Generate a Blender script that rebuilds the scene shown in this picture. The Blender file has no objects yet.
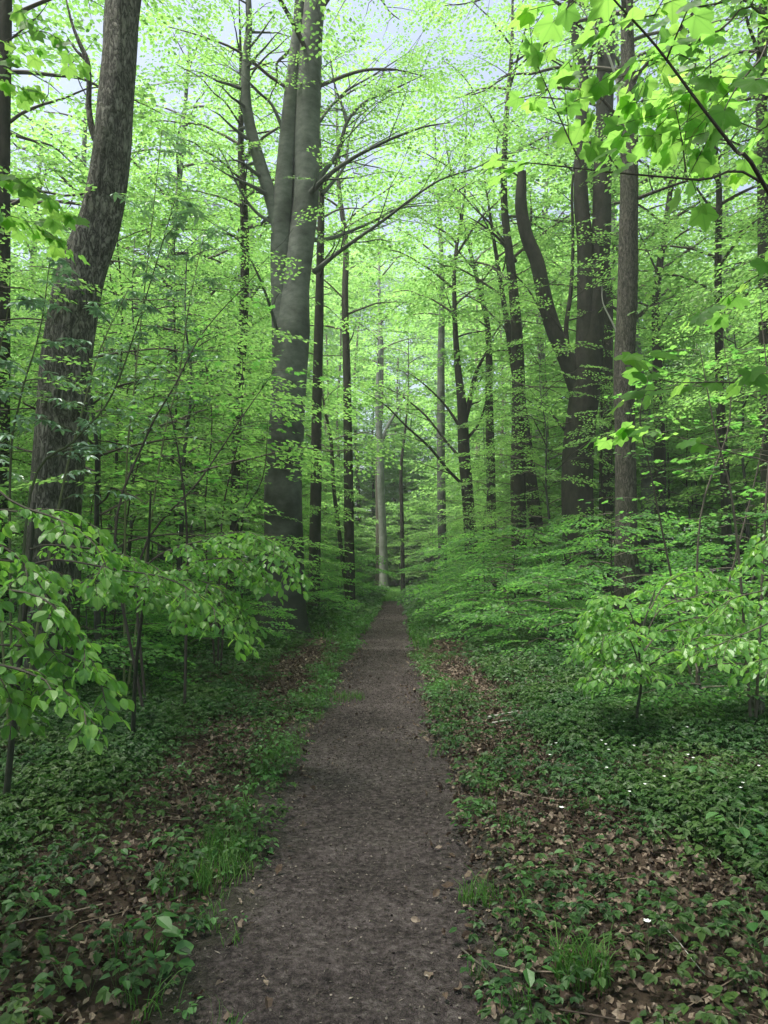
import bpy, math, random
import numpy as np
from mathutils import Vector, noise as mnoise
R = math.radians
S = bpy.context.scene
COL = S.collection

# ---------------------------------------------------------------- camera, sky, sun, exposure
PITCH = R(4.1); FPX = 740.0; EYE = 1.6
cam = bpy.data.cameras.new('camera'); cam_o = bpy.data.objects.new('camera', cam); COL.objects.link(cam_o)
cam.sensor_fit = 'VERTICAL'; cam.sensor_height = 36.0; cam.lens = FPX/1024*36.0
cam.clip_start = 0.05; cam.clip_end = 2000
cam_o.location = (0, 0, EYE); cam_o.rotation_euler = (R(90)+PITCH, 0, 0)
S.camera = cam_o

SUN_EL, SUN_AZ = 74.0, 250.0          # azimuth measured from +Y (ahead of the camera) towards +X
w = bpy.data.worlds.new('World'); S.world = w; w.use_nodes = True
nt = w.node_tree; nt.nodes.clear()
sky = nt.nodes.new('ShaderNodeTexSky'); sky.sky_type = 'NISHITA'; sky.sun_disc = False
sky.sun_elevation = R(SUN_EL); sky.sun_rotation = R(SUN_AZ)
sky.air_density = 1.0; sky.dust_density = 4.0; sky.ozone_density = 1.0
hs = nt.nodes.new('ShaderNodeHueSaturation'); hs.inputs['Saturation'].default_value = 0.75
bg = nt.nodes.new('ShaderNodeBackground'); bg.inputs['Strength'].default_value = 0.11
wo = nt.nodes.new('ShaderNodeOutputWorld')
nt.links.new(sky.outputs[0], hs.inputs['Color']); nt.links.new(hs.outputs[0], bg.inputs[0]); nt.links.new(bg.outputs[0], wo.inputs[0])
sl = bpy.data.lights.new('sun', 'SUN'); sl.energy = 5.0; sl.angle = R(14); sl.color = (1, .96, .88)
so = bpy.data.objects.new('sun', sl); COL.objects.link(so)
sd = Vector((math.sin(R(SUN_AZ))*math.cos(R(SUN_EL)), math.cos(R(SUN_AZ))*math.cos(R(SUN_EL)), math.sin(R(SUN_EL))))
so.rotation_euler = (-sd).to_track_quat('-Z', 'Y').to_euler()
S.view_settings.view_transform = 'Standard'; S.view_settings.look = 'None'
S.view_settings.exposure = 1.5; S.view_settings.gamma = 1.0
S.cycles.max_bounces = 7; S.cycles.diffuse_bounces = 6; S.cycles.glossy_bounces = 2
S.cycles.transmission_bounces = 6; S.cycles.transparent_max_bounces = 4
S.cycles.sample_clamp_indirect = 6.0
S.cycles.caustics_reflective = False; S.cycles.caustics_refractive = False

# ---------------------------------------------------------------- helpers
def P(px, py, d):
    """the point seen at pixel (px, py), d metres ahead of the camera"""
    u = (px-384)/FPX; v = (512-py)/FPX
    den = math.cos(PITCH) - v*math.sin(PITCH)
    return np.array([d*u/den, d, EYE + d*(math.sin(PITCH)+v*math.cos(PITCH))/den])
def proj(p):
    x, y, z = p[0], p[1], p[2]-EYE
    f = y*math.cos(PITCH)+z*math.sin(PITCH); up = -y*math.sin(PITCH)+z*math.cos(PITCH)
    return 384+FPX*x/f, 512-FPX*up/f
def pathx(y):                     # centre line of the path
    return -0.20 + 0.0195*(y-2.6) + .03*max(0, 3.6-y) + 0.03*math.sin(y*0.35)
def gz(x, y):                     # ground height
    s = abs(x-pathx(min(max(y, 0), 34)))
    k = min(max((s-0.55)/1.2, 0), 1); k = k*k*(3-2*k)
    h = 0.07*k + 0.05*mnoise.noise(Vector((x*.35, y*.35, 3)))*k + 0.02*mnoise.noise(Vector((x*1.7, y*1.7, 9)))*(.3+.7*k)
    h += 0.10*k*max(0, min(1, (s-3)/6))
    return h
def gzv(x, y): return np.array([gz(a, b) for a, b in zip(x, y)])

class Mesh:
    """numpy mesh collector; faces of one array share a corner count"""
    def __init__(s): s.v = []; s.f = []; s.m = []; s.n = 0
    def add(s, v, f, mat=0):
        v = np.asarray(v, dtype=np.float32).reshape(-1, 3); f = np.asarray(f, dtype=np.int64)
        s.v.append(v); s.f.append(f + s.n); s.m.append(mat); s.n += len(v)
    def build(s, name, mats, parent=None, smooth=False, smooth_mats=None):
        me = bpy.data.meshes.new(name)
        v = np.concatenate(s.v)
        loops = np.concatenate([f.ravel() for f in s.f]).astype(np.int32)
        counts = np.concatenate([np.full(len(f), f.shape[1]) for f in s.f]).astype(np.int32)
        mi = np.concatenate([np.full(len(f), m) for f, m in zip(s.f, s.m)]).astype(np.int32)
        starts = (np.cumsum(counts)-counts).astype(np.int32)
        me.vertices.add(len(v)); me.vertices.foreach_set('co', v.ravel())
        me.loops.add(len(loops)); me.loops.foreach_set('vertex_index', loops)
        me.polygons.add(len(counts)); me.polygons.foreach_set('loop_start', starts)
        try: me.polygons.foreach_set('loop_total', counts)
        except Exception: pass
        for m in (mats if isinstance(mats, (list, tuple)) else [mats]): me.materials.append(m)
        me.polygons.foreach_set('material_index', mi)
        if smooth_mats is not None: me.polygons.foreach_set('use_smooth', np.isin(mi, smooth_mats))
        else: me.polygons.foreach_set('use_smooth', np.full(len(counts), bool(smooth)))
        me.update(calc_edges=True)
        o = bpy.data.objects.new(name, me); COL.objects.link(o)
        if parent is not None: o.parent = parent
        return o
def tag(o, label=None, cat=None, group=None, kind=None):
    if label: o['label'] = label
    if cat: o['category'] = cat
    if group: o['group'] = group
    if kind: o['kind'] = kind
    return o
def empty(name, loc):
    o = bpy.data.objects.new(name, None); o.location = loc; o.empty_display_size = .2; COL.objects.link(o); return o

def catmull(p, r, per=4):
    p = np.asarray(p, float); r = np.asarray(r, float)
    if len(p) < 3: return p, r
    q = np.vstack([2*p[0]-p[1], p, 2*p[-1]-p[-2]]); rr = np.concatenate([[r[0]], r, [r[-1]]])
    out = []; ro = []
    for i in range(1, len(q)-2):
        for k in range(per):
            t = k/per
            out.append(.5*((2*q[i])+(-q[i-1]+q[i+1])*t+(2*q[i-1]-5*q[i]+4*q[i+1]-q[i+2])*t*t+(-q[i-1]+3*q[i]-3*q[i+1]+q[i+2])*t**3))
            ro.append(rr[i]*(1-t)+rr[i+1]*t)
    out.append(p[-1]); ro.append(r[-1])
    return np.array(out), np.array(ro)
def tube(M, pts, rad, sides=5, mat=0, rough=0.0, flare=0.0, seed=0, cap=False):
    pts = np.asarray(pts, float); rad = np.asarray(rad, float); n = len(pts)
    T = np.gradient(pts, axis=0); T /= np.linalg.norm(T, axis=1)[:, None]+1e-9
    ref = np.array([0, 0, 1.]) if abs(T[:, 2]).mean() < .7 else np.array([0, 1., 0])
    A = np.cross(T, ref); A /= np.linalg.norm(A, axis=1)[:, None]+1e-9
    B = np.cross(T, A)
    ph = np.arange(sides)/sides*2*math.pi
    rr = np.repeat(rad[:, None], sides, 1)
    if rough > 0:
        rg = np.random.RandomState(seed); hh = np.concatenate([[0], np.cumsum(np.linalg.norm(np.diff(pts, axis=0), axis=1))])
        for k, a in ((2, 1.), (3, .8), (5, .7), (8, .5), (13, .4)):
            o1, o2, fz = rg.uniform(0, 6.28), rg.uniform(0, 6.28), rg.uniform(.3, .8)*math.sqrt(k)
            rr = rr*(1+rough*a*np.sin(k*ph[None, :]+o1+.9*np.sin(hh*fz+o2)[:, None])*(.6+.4*np.sin(hh*fz*1.7+o1))[:, None])
        if flare > 0:
            z = np.clip(1-(pts[:, 2]-pts[0, 2])/(rad[0]*3.2), 0, 1)**2.2
            nl = rg.randint(4, 7); o1 = rg.uniform(0, 6.28)
            rr = rr*(1+flare*z[:, None]*(.6+.6*np.abs(np.sin(nl*.5*ph+o1))[None, :]))
    V = pts[:, None, :] + rr[:, :, None]*(np.cos(ph)[None, :, None]*A[:, None, :]+np.sin(ph)[None, :, None]*B[:, None, :])
    i = np.arange(n-1)[:, None]*sides; j = np.arange(sides)[None, :]; j2 = (j+1) % sides
    F = np.stack([i+j, i+j2, i+sides+j2, i+sides+j], -1).reshape(-1, 4)
    M.add(V, F, mat)
    if cap:
        c = len(pts)-1
        V2 = np.vstack([V[-1], pts[-1]+T[-1]*rad[-1]*.4]); F2 = np.array([[k, (k+1) % sides, sides] for k in range(sides)])
        M.add(V2, F2, mat)

# ---------------------------------------------------------------- materials
def newmat(name):
    m = bpy.data.materials.new(name); m.use_nodes = True; m.node_tree.nodes.clear(); return m, m.node_tree
def N(t, ty, **kw):
    n = t.nodes.new(ty)
    for k, v in kw.items(): setattr(n, k, v)
    return n
def ramp(t, stops, src):
    r = N(t, 'ShaderNodeValToRGB'); e = r.color_ramp.elements
    while len(e) < len(stops): e.new(.5)
    for k, (p, c) in enumerate(stops): e[k].position = p; e[k].color = (*c, 1)
    t.links.new(src, r.inputs[0]); return r.outputs[0]
def leaf_mat(name, refl, trans, tfac=.5, rough=.45, spec=.35, patchy=None, vein=False):
    """refl / trans: three colours over the leaves' own random number"""
    m, t = newmat(name)
    g = N(t, 'ShaderNodeNewGeometry')
    cr = ramp(t, [(0, refl[0]), (.5, refl[1]), (1, refl[2])], g.outputs['Random Per Island'])
    ct = ramp(t, [(0, trans[0]), (.5, trans[1]), (1, trans[2])], g.outputs['Random Per Island'])
    if vein:
        at = N(t, 'ShaderNodeAttribute'); at.attribute_name = 'vein'; vf = ramp(t, [(.80, (0, 0, 0)), (.96, (.45, .45, .45))], at.outputs['Fac'])
        out = []
        for c_, k_ in ((cr, (.16, .34, .09, 1)), (ct, (.14, .34, .06, 1))):
            mv = N(t, 'ShaderNodeMixRGB'); t.links.new(vf, mv.inputs[0]); t.links.new(c_, mv.inputs[1]); mv.inputs[2].default_value = k_; out.append(mv.outputs[0])
        cr, ct = out
    if patchy:
        tc = N(t, 'ShaderNodeTexCoord'); nz = N(t, 'ShaderNodeTexNoise'); nz.inputs['Scale'].default_value = 1.4; nz.inputs['Detail'].default_value = 4
        t.links.new(tc.outputs['Object'], nz.inputs['Vector']); pf = ramp(t, [(.42, (0, 0, 0)), (.62, (1, 1, 1))], nz.outputs[0])
        mc = N(t, 'ShaderNodeMixRGB'); t.links.new(pf, mc.inputs[0]); t.links.new(cr, mc.inputs[1]); cr2 = ramp(t, [(0, patchy[0]), (1, patchy[1])], g.outputs['Random Per Island']); t.links.new(cr2, mc.inputs[2]); cr = mc.outputs[0]
    p = N(t, 'ShaderNodeBsdfPrincipled'); p.inputs['Roughness'].default_value = rough
    p.inputs['Specular IOR Level'].default_value = spec
    tr = N(t, 'ShaderNodeBsdfTranslucent'); mx = N(t, 'ShaderNodeMixShader'); mx.inputs[0].default_value = tfac
    o = N(t, 'ShaderNodeOutputMaterial')
    t.links.new(cr, p.inputs['Base Color']); t.links.new(ct, tr.inputs[0])
    t.links.new(p.outputs[0], mx.inputs[1]); t.links.new(tr.outputs[0], mx.inputs[2]); t.links.new(mx.outputs[0], o.inputs[0])
    return m
def bark_mat(name, c1, c2, moss, scale=(14, 14, 3), bump=.5, mossh=2.5, ridges=False, mossamt=.6):
    m, t = newmat(name)
    tc = N(t, 'ShaderNodeTexCoord'); mp = N(t, 'ShaderNodeMapping'); mp.inputs['Scale'].default_value = scale
    t.links.new(tc.outputs['Object'], mp.inputs[0])
    n1 = N(t, 'ShaderNodeTexNoise'); n1.inputs['Scale'].default_value = 1.0; n1.inputs['Detail'].default_value = 8; n1.inputs['Roughness'].default_value = .65
    t.links.new(mp.outputs[0], n1.inputs['Vector'])
    n2 = N(t, 'ShaderNodeTexNoise'); n2.inputs['Scale'].default_value = 1.3; n2.inputs['Detail'].default_value = 5
    t.links.new(tc.outputs['Object'], n2.inputs['Vector'])
    base = ramp(t, [(.3, c1), (.7, c2)], n1.outputs[0])
    hsrc = n1.outputs[0]
    if ridges:
        n4 = N(t, 'ShaderNodeTexNoise'); n4.inputs['Scale'].default_value = .8; n4.inputs['Detail'].default_value = 5; n4.inputs['Roughness'].default_value = .6; n4.inputs['Distortion'].default_value = .8
        t.links.new(mp.outputs[0], n4.inputs['Vector'])
        sb = N(t, 'ShaderNodeMath'); sb.operation = 'SUBTRACT'; sb.inputs[1].default_value = .5; t.links.new(n4.outputs[0], sb.inputs[0])
        ab = N(t, 'ShaderNodeMath'); ab.operation = 'ABSOLUTE'; t.links.new(sb.outputs[0], ab.inputs[0])
        rr = ramp(t, [(0, (.16, .16, .16)), (.035, (.55, .55, .55)), (.10, (1, 1, 1))], ab.outputs[0])
        mu = N(t, 'ShaderNodeMixRGB'); mu.blend_type = 'MULTIPLY'; mu.inputs[0].default_value = 1
        t.links.new(base, mu.inputs[1]); t.links.new(rr, mu.inputs[2]); base = mu.outputs[0]
        mm = N(t, 'ShaderNodeMath'); mm.operation = 'MULTIPLY'; t.links.new(rr, mm.inputs[0]); t.links.new(n1.outputs[0], mm.inputs[1]); hsrc = mm.outputs[0]
    # green algae and moss, thicker near the foot; BEECH's near-black tint paints in shade
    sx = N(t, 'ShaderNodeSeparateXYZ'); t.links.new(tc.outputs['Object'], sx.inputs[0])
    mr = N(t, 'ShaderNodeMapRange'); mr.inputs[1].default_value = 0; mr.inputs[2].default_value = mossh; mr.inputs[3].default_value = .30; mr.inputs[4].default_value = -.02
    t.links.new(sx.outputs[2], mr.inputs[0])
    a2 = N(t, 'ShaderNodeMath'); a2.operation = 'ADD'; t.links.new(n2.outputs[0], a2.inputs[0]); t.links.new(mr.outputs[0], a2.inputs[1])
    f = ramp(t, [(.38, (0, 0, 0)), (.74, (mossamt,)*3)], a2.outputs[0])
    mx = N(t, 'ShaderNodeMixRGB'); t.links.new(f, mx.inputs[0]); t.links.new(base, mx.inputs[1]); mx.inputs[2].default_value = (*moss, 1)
    p = N(t, 'ShaderNodeBsdfPrincipled'); p.inputs['Roughness'].default_value = .85; p.inputs['Specular IOR Level'].default_value = .25
    t.links.new(mx.outputs[0], p.inputs['Base Color'])
    b = N(t, 'ShaderNodeBump'); b.inputs['Strength'].default_value = bump; b.inputs['Distance'].default_value = .04
    t.links.new(hsrc, b.inputs['Height']); t.links.new(b.outputs[0], p.inputs['Normal'])
    o = N(t, 'ShaderNodeOutputMaterial'); t.links.new(p.outputs[0], o.inputs[0])
    return m
def ground_mat(name, stops, scale, bump, dist=.02, patch=None, patch_stops=(.55, .7)):
    m, t = newmat(name)
    tc = N(t, 'ShaderNodeTexCoord')
    n1 = N(t, 'ShaderNodeTexNoise'); n1.inputs['Scale'].default_value = scale; n1.inputs['Detail'].default_value = 9; n1.inputs['Roughness'].default_value = .72
    t.links.new(tc.outputs['Object'], n1.inputs['Vector'])
    n2 = N(t, 'ShaderNodeTexNoise'); n2.inputs['Scale'].default_value = 1.1; n2.inputs['Detail'].default_value = 6; n2.inputs['Roughness'].default_value = .6
    t.links.new(tc.outputs['Object'], n2.inputs['Vector'])
    vo = N(t, 'ShaderNodeTexVoronoi'); vo.inputs['Scale'].default_value = scale*4; t.links.new(tc.outputs['Object'], vo.inputs['Vector'])
    a = N(t, 'ShaderNodeMath'); a.operation = 'MULTIPLY_ADD'; a.inputs[1].default_value = .3; t.links.new(n2.outputs[0], a.inputs[0])
    h = N(t, 'ShaderNodeMath'); h.operation = 'MULTIPLY'; h.inputs[1].default_value = .7; t.links.new(n1.outputs[0], h.inputs[0]); t.links.new(h.outputs[0], a.inputs[2])
    c = ramp(t, stops, a.outputs[0])
    if patch:
        n3 = N(t, 'ShaderNodeTexNoise'); n3.inputs['Scale'].default_value = 2.3; n3.inputs['Detail'].default_value = 8; n3.inputs['Roughness'].default_value = .7
        t.links.new(tc.outputs['Object'], n3.inputs['Vector'])
        at = N(t, 'ShaderNodeAttribute'); at.attribute_name = 'edge'
        s = N(t, 'ShaderNodeMath'); s.operation = 'ADD'; t.links.new(n3.outputs[0], s.inputs[0]); t.links.new(at.outputs['Fac'], s.inputs[1])
        f = ramp(t, [(patch_stops[0], (0, 0, 0)), (patch_stops[1], (.8, .8, .8))], s.outputs[0])
        mx = N(t, 'ShaderNodeMixRGB'); t.links.new(f, mx.inputs[0]); t.links.new(c, mx.inputs[1]); mx.inputs[2].default_value = (*patch, 1); c = mx.outputs[0]
    p = N(t, 'ShaderNodeBsdfPrincipled'); p.inputs['Roughness'].default_value = .92; p.inputs['Specular IOR Level'].default_value = .2
    t.links.new(c, p.inputs['Base Color'])
    hh = N(t, 'ShaderNodeMath'); hh.operation = 'MULTIPLY_ADD'; hh.inputs[1].default_value = -.35
    t.links.new(vo.outputs[0], hh.inputs[0]); t.links.new(n1.outputs[0], hh.inputs[2])
    b = N(t, 'ShaderNodeBump'); b.inputs['Strength'].default_value = bump; b.inputs['Distance'].default_value = dist
    t.links.new(hh.outputs[0], b.inputs['Height']); t.links.new(b.outputs[0], p.inputs['Normal'])
    o = N(t, 'ShaderNodeOutputMaterial'); t.links.new(p.outputs[0], o.inputs[0]); return m
def plain_mat(name, stops, rough=.8, spec=.3):
    m, t = newmat(name); g = N(t, 'ShaderNodeNewGeometry')
    c = ramp(t, stops, g.outputs['Random Per Island'])
    p = N(t, 'ShaderNodeBsdfPrincipled'); p.inputs['Roughness'].default_value = rough; p.inputs['Specular IOR Level'].default_value = spec
    t.links.new(c, p.inputs['Base Color']); o = N(t, 'ShaderNodeOutputMaterial'); t.links.new(p.outputs[0], o.inputs[0]); return m

LEAF = leaf_mat('beech_leaf', [(.065, .145, .045), (.092, .185, .052), (.125, .225, .06)], [(.20, .43, .10), (.26, .52, .12), (.34, .59, .14)], .55)
LEAF_LOW = leaf_mat('understory_leaf', [(.048, .14, .038), (.068, .175, .045), (.10, .22, .055)], [(.15, .42, .08), (.20, .50, .09), (.28, .58, .11)], .52)
LEAF_NEAR = leaf_mat('near_beech_leaf', [(.085, .21, .055), (.12, .27, .06), (.17, .33, .065)], [(.18, .46, .07), (.25, .56, .08), (.34, .64, .09)], .45, .42, .5, vein=True)
LEAF_MAPLE = leaf_mat('maple_leaf', [(.06, .17, .03), (.09, .22, .035), (.12, .26, .04)], [(.26, .56, .10), (.34, .65, .12), (.44, .72, .14)], .66, .45, .35, vein=True)
LEAF_PALE = leaf_mat('pale_leaf', [(.18, .29, .20), (.27, .40, .31), (.42, .54, .47)], [(.16, .36, .12), (.20, .42, .14), (.24, .46, .16)], .22, .30, 1.0)  # pale base colour paints in the sky these glossy leaves reflect
HERB = leaf_mat('herb_leaf', [(.014, .045, .014), (.028, .075, .022), (.05, .12, .035)], [(.04, .13, .025), (.06, .18, .035), (.10, .24, .05)], .3, .5, .3, patchy=((.032, .07, .016), (.07, .13, .03)))
HERB_LT = leaf_mat('weed_leaf', [(.035, .11, .03), (.06, .16, .04), (.09, .20, .065)], [(.09, .28, .05), (.12, .34, .06), (.16, .40, .07)], .32, .45, .4)
GRASS = leaf_mat('grass_blade', [(.03, .095, .018), (.055, .14, .026), (.10, .18, .045)], [(.08, .28, .03), (.12, .34, .04), (.18, .40, .06)], .35, .5, .3)
LITTER = leaf_mat('dry_leaf', [(.022, .014, .010), (.082, .053, .036), (.25, .195, .15)], [(.06, .03, .02), (.10, .06, .035), (.14, .09, .06)], .12, .6, .35)
PETAL = plain_mat('petal', [(0, (.75, .78, .75)), (1, (.85, .85, .85))])
BEECH = bark_mat('beech_bark', (.10, .108, .098), (.20, .21, .19), (.020, .024, .016), (5, 5, 9), .4, 6.5, mossamt=.9)  # algae tint taken near black to paint shade on the lower trunk
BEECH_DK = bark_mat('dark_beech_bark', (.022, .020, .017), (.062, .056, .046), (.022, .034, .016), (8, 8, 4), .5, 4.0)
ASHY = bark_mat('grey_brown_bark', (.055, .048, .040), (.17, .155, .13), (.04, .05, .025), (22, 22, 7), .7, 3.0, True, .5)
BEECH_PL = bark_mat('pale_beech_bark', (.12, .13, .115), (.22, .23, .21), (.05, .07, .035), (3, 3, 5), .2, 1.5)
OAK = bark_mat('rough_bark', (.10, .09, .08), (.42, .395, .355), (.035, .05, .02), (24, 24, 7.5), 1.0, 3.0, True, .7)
TWIG = plain_mat('twig_bark', [(0, (.05, .042, .034)), (1, (.10, .09, .07))], .8)
TWIG_GR = plain_mat('green_twig', [(0, (.07, .09, .04)), (1, (.12, .14, .06))], .7)
DEAD = plain_mat('bare_wood', [(0, (.30, .29, .27)), (1, (.40, .39, .36))], .8)
SOIL = ground_mat('soil', [(.3, (.014, .010, .008)), (.5, (.034, .024, .017)), (.7, (.07, .048, .035))], 9, .9, .03)
PATHM = ground_mat('path_dirt', [(.38, (.015, .011, .012)), (.46, (.050, .039, .039)), (.53, (.090, .071, .071)), (.62, (.165, .137, .138))], 30, 1.0, .04, (.034, .036, .02), (.66, .95))

# ---------------------------------------------------------------- leaf shapes and sprays
def leaf_quad(L, W):             # folded rhombus, base at the origin, along +Y
    return np.array([[0, 0, 0], [W/2, L*.45, W*.12], [0, L, -L*.08], [-W/2, L*.45, W*.12]]), np.array([[0, 1, 2, 3]])
def leaf_hex(L, W):              # two quads sharing the midrib
    v = np.array([[0, 0, 0], [W*.48, L*.30, W*.14], [W*.36, L*.72, W*.10-L*.04], [0, L, -L*.14], [-W*.36, L*.72, W*.10-L*.04], [-W*.48, L*.30, W*.14]])
    return v, np.array([[0, 1, 2, 3], [0, 3, 4, 5]])
def leaf_oval(L, W, curl=.12):   # beech leaf with a midrib fold, 16 triangles
    ys = np.array([0, .18, .42, .68, .88, 1.0])*L; ws = np.array([0, .32, .5, .42, .2, 0])*W
    zc = -curl*L*(ys/L)**2
    v = []; f = []
    for k in range(6): v.append([0, ys[k], zc[k]])
    for sgn in (1, -1):
        b = len(v)
        for k in range(1, 5): v.append([sgn*ws[k], ys[k]*.98+.01*L, zc[k]+ws[k]*.35])
        idx = [b, b+1, b+2, b+3]
        f.append([0, idx[0], 1])
        for k in range(3): f += [[k+1, idx[k], idx[k+1]], [k+1, idx[k+1], k+2]]
        f.append([4, idx[3], 5])
    f = [q if i < 8 else q[::-1] for i, q in enumerate(f)]
    return np.array(v), np.array(f)
def leaf_maple(L):               # five pointed lobes
    ang = [-152, -125, -100, -82, -60, -45, -30, -12, 0, 12, 30, 45, 60, 82, 100, 125, 152]
    rad = [.34, .56, .50, .58, .86, .80, .64, .84, 1.02, .84, .64, .80, .86, .58, .50, .56, .34]
    v = [[0, 0, 0]]
    for a, r in zip(ang, rad):
        v.append([math.sin(R(a))*r*L*.62, .0+math.cos(R(a))*r*L*.62, -.16*L*r*r + .05*L*math.cos(R(a)*5)])
    f = [[0, k+1, k] for k in range(1, len(ang))]
    return np.array(v), np.array(f)
def frames(axis, up):
    """rows -> rotation matrices with columns (side, axis, normal)"""
    y = axis/(np.linalg.norm(axis, axis=1)[:, None]+1e-9)
    x = np.cross(y, up); x /= np.linalg.norm(x, axis=1)[:, None]+1e-9
    z = np.cross(x, y)
    return np.stack([x, y, z], -1)
def place(M, tv, tf, Rm, sc, loc, mat=0):
    """many copies of one template into a Mesh"""
    K = len(loc)
    if K == 0: return
    V = np.einsum('kij,nj->kni', Rm, tv)*np.asarray(sc).reshape(-1, 1, 1)+np.asarray(loc)[:, None, :]
    F = tf[None]+(np.arange(K)*len(tv))[:, None, None]
    M.add(V, F.reshape(-1, tf.shape[1]), mat)
def join(parts):
    v = []; f = []; n = 0
    for a, b in parts: v.append(a); f.append(b+n); n += len(a)
    return np.vstack(v), np.vstack(f)
def make_spray(rg, nl, leaf, step=.105, W=.066, leafL=.1, droop=.10, side_=.14):
    """a flat fan of leaves 1 unit long: main axis, alternate side twigs"""
    pos = []; ax = []
    def run(o, d, n, st):
        for k in range(n):
            p = o+d*st*(k+.7); sgn = 1 if k % 2 else -1
            side = np.array([d[1], -d[0], 0])*sgn
            a = d*.75+side*.75+np.array([0, 0, rg.uniform(-.28, .12)])
            pos.append(p); ax.append(a)
        pos.append(o+d*st*(n+.2)); ax.append(d+np.array([0, 0, -.1]))
    run(np.zeros(3), np.array([0, 1., 0]), int(.9/step), step)
    for k, t in enumerate(np.arange(.10, .86, side_)):
        sg = 1 if k % 2 else -1
        a = R(48+rg.uniform(-10, 10))*sg
        run(np.array([0, t, 0]), np.array([math.sin(a), math.cos(a), 0]), int((.52*(1-t*.6))/step), step)
    pos = np.array(pos); ax = np.array(ax); K = len(pos)
    pos[:, 2] += -droop*(pos[:, 1]**2+.8*pos[:, 0]**2)+rg.normal(0, .012, K)
    up = np.tile([0, 0, 1.], (K, 1))+rg.normal(0, .30, (K, 3))
    Rm = frames(ax, up); sc = rg.uniform(.7, 1.15, K)
    m = Mesh(); place(m, *leaf, Rm, sc, pos)
    return m.v[0], m.f[0]
rg0 = np.random.RandomState(5)
SPRAYS = {
 'fine': [make_spray(rg0, 0, leaf_quad(.11, .076), side_=.12) for _ in range(6)],
 'mid': [make_spray(rg0, 0, leaf_quad(.150, .105), step=.13, side_=.13) for _ in range(6)],
 'coarse': [make_spray(rg0, 0, leaf_quad(.21, .145), step=.22) for _ in range(5)],
}
def put_sprays(M, sp, kind, rg, mat=0, tilt=.22):
    """sp: list of (origin, axis, size)"""
    if not sp: return
    T = SPRAYS[kind]
    o = np.array([s[0] for s in sp]); a = np.array([s[1] for s in sp]); z = np.array([s[2] for s in sp])
    up = np.tile([0, 0, 1.], (len(sp), 1))+rg.normal(0, tilt, (len(sp), 3))
    Rm = frames(a, up); ti = rg.randint(0, len(T), len(sp))
    for k in range(len(T)):
        q = ti == k
        place(M, T[k][0], T[k][1], Rm[q], z[q], o[q], mat)

def interp(pts, z):
    zz = pts[:, 2]; i = np.clip(np.searchsorted(zz, z)-1, 0, len(pts)-2)
    t = (z-zz[i])/(zz[i+1]-zz[i]+1e-6); return pts[i]*(1-t)+pts[i+1]*t
def grow_limb(rg, M, sp, p0, az, L, rise, fall, r0, spray=.8, step2=.55, side2=.42, first=.25, stepS=.42, tmat=0):
    n = 8; t = np.linspace(0, 1, n)
    w1 = rg.normal(0, .05, n).cumsum()*L*.25; w1 -= w1[0]
    d = np.array([math.sin(az), math.cos(az), 0]); s = np.array([d[1], -d[0], 0])
    pts = p0+np.outer(L*t, d)+np.outer(w1, s); pts[:, 2] += L*(rise*t-fall*t*t)+rg.normal(0, .02*L, n)*t
    tube(M, *catmull(pts, r0*(1-.85*t)+.004, 2), sides=6 if r0 > .03 else 4, mat=tmat)
    k = 0; q = first*L+rg.uniform(0, step2)
    while q < L:
        f = q/L; i = min(int(f*(n-1)), n-2); ff = f*(n-1)-i; p = pts[i]*(1-ff)+pts[i+1]*ff
        a2 = az+(1 if k % 2 else -1)*R(rg.uniform(35, 65)); L2 = side2*L*(1.1-.75*f)*rg.uniform(.7, 1.2)+.3
        d2 = np.array([math.sin(a2), math.cos(a2), rg.uniform(-.05, .22)])
        m = 4; tt = np.linspace(0, 1, m); b = p+np.outer(L2*tt, d2); b[:, 2] -= .12*L2*tt*tt
        b[1:] += rg.normal(0, .03*L2, (m-1, 3))
        tube(M, b, (r0*.32*(1-f*.6)+.003)*(1-.75*tt), sides=3, mat=tmat)
        kk = 0; u = stepS*.5
        while u < L2:
            g = u/L2; j = min(int(g*(m-1)), m-2); gg = g*(m-1)-j; c = b[j]*(1-gg)+b[j+1]*gg
            a3 = a2+(1 if kk % 2 else -1)*R(rg.uniform(30, 60))
            sp.append((c, np.array([math.sin(a3), math.cos(a3), rg.uniform(-.25, .12)]), spray*rg.uniform(.7, 1.15)))
            u += stepS*rg.uniform(.8, 1.3); kk += 1
        sp.append((b[-1], np.array([math.sin(a2), math.cos(a2), rg.uniform(-.3, .05)]), spray*rg.uniform(.8, 1.15)))
        q += step2*rg.uniform(.75, 1.3); k += 1
    sp.append((pts[-1], np.array([math.sin(az), math.cos(az), -.15]), spray))
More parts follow.
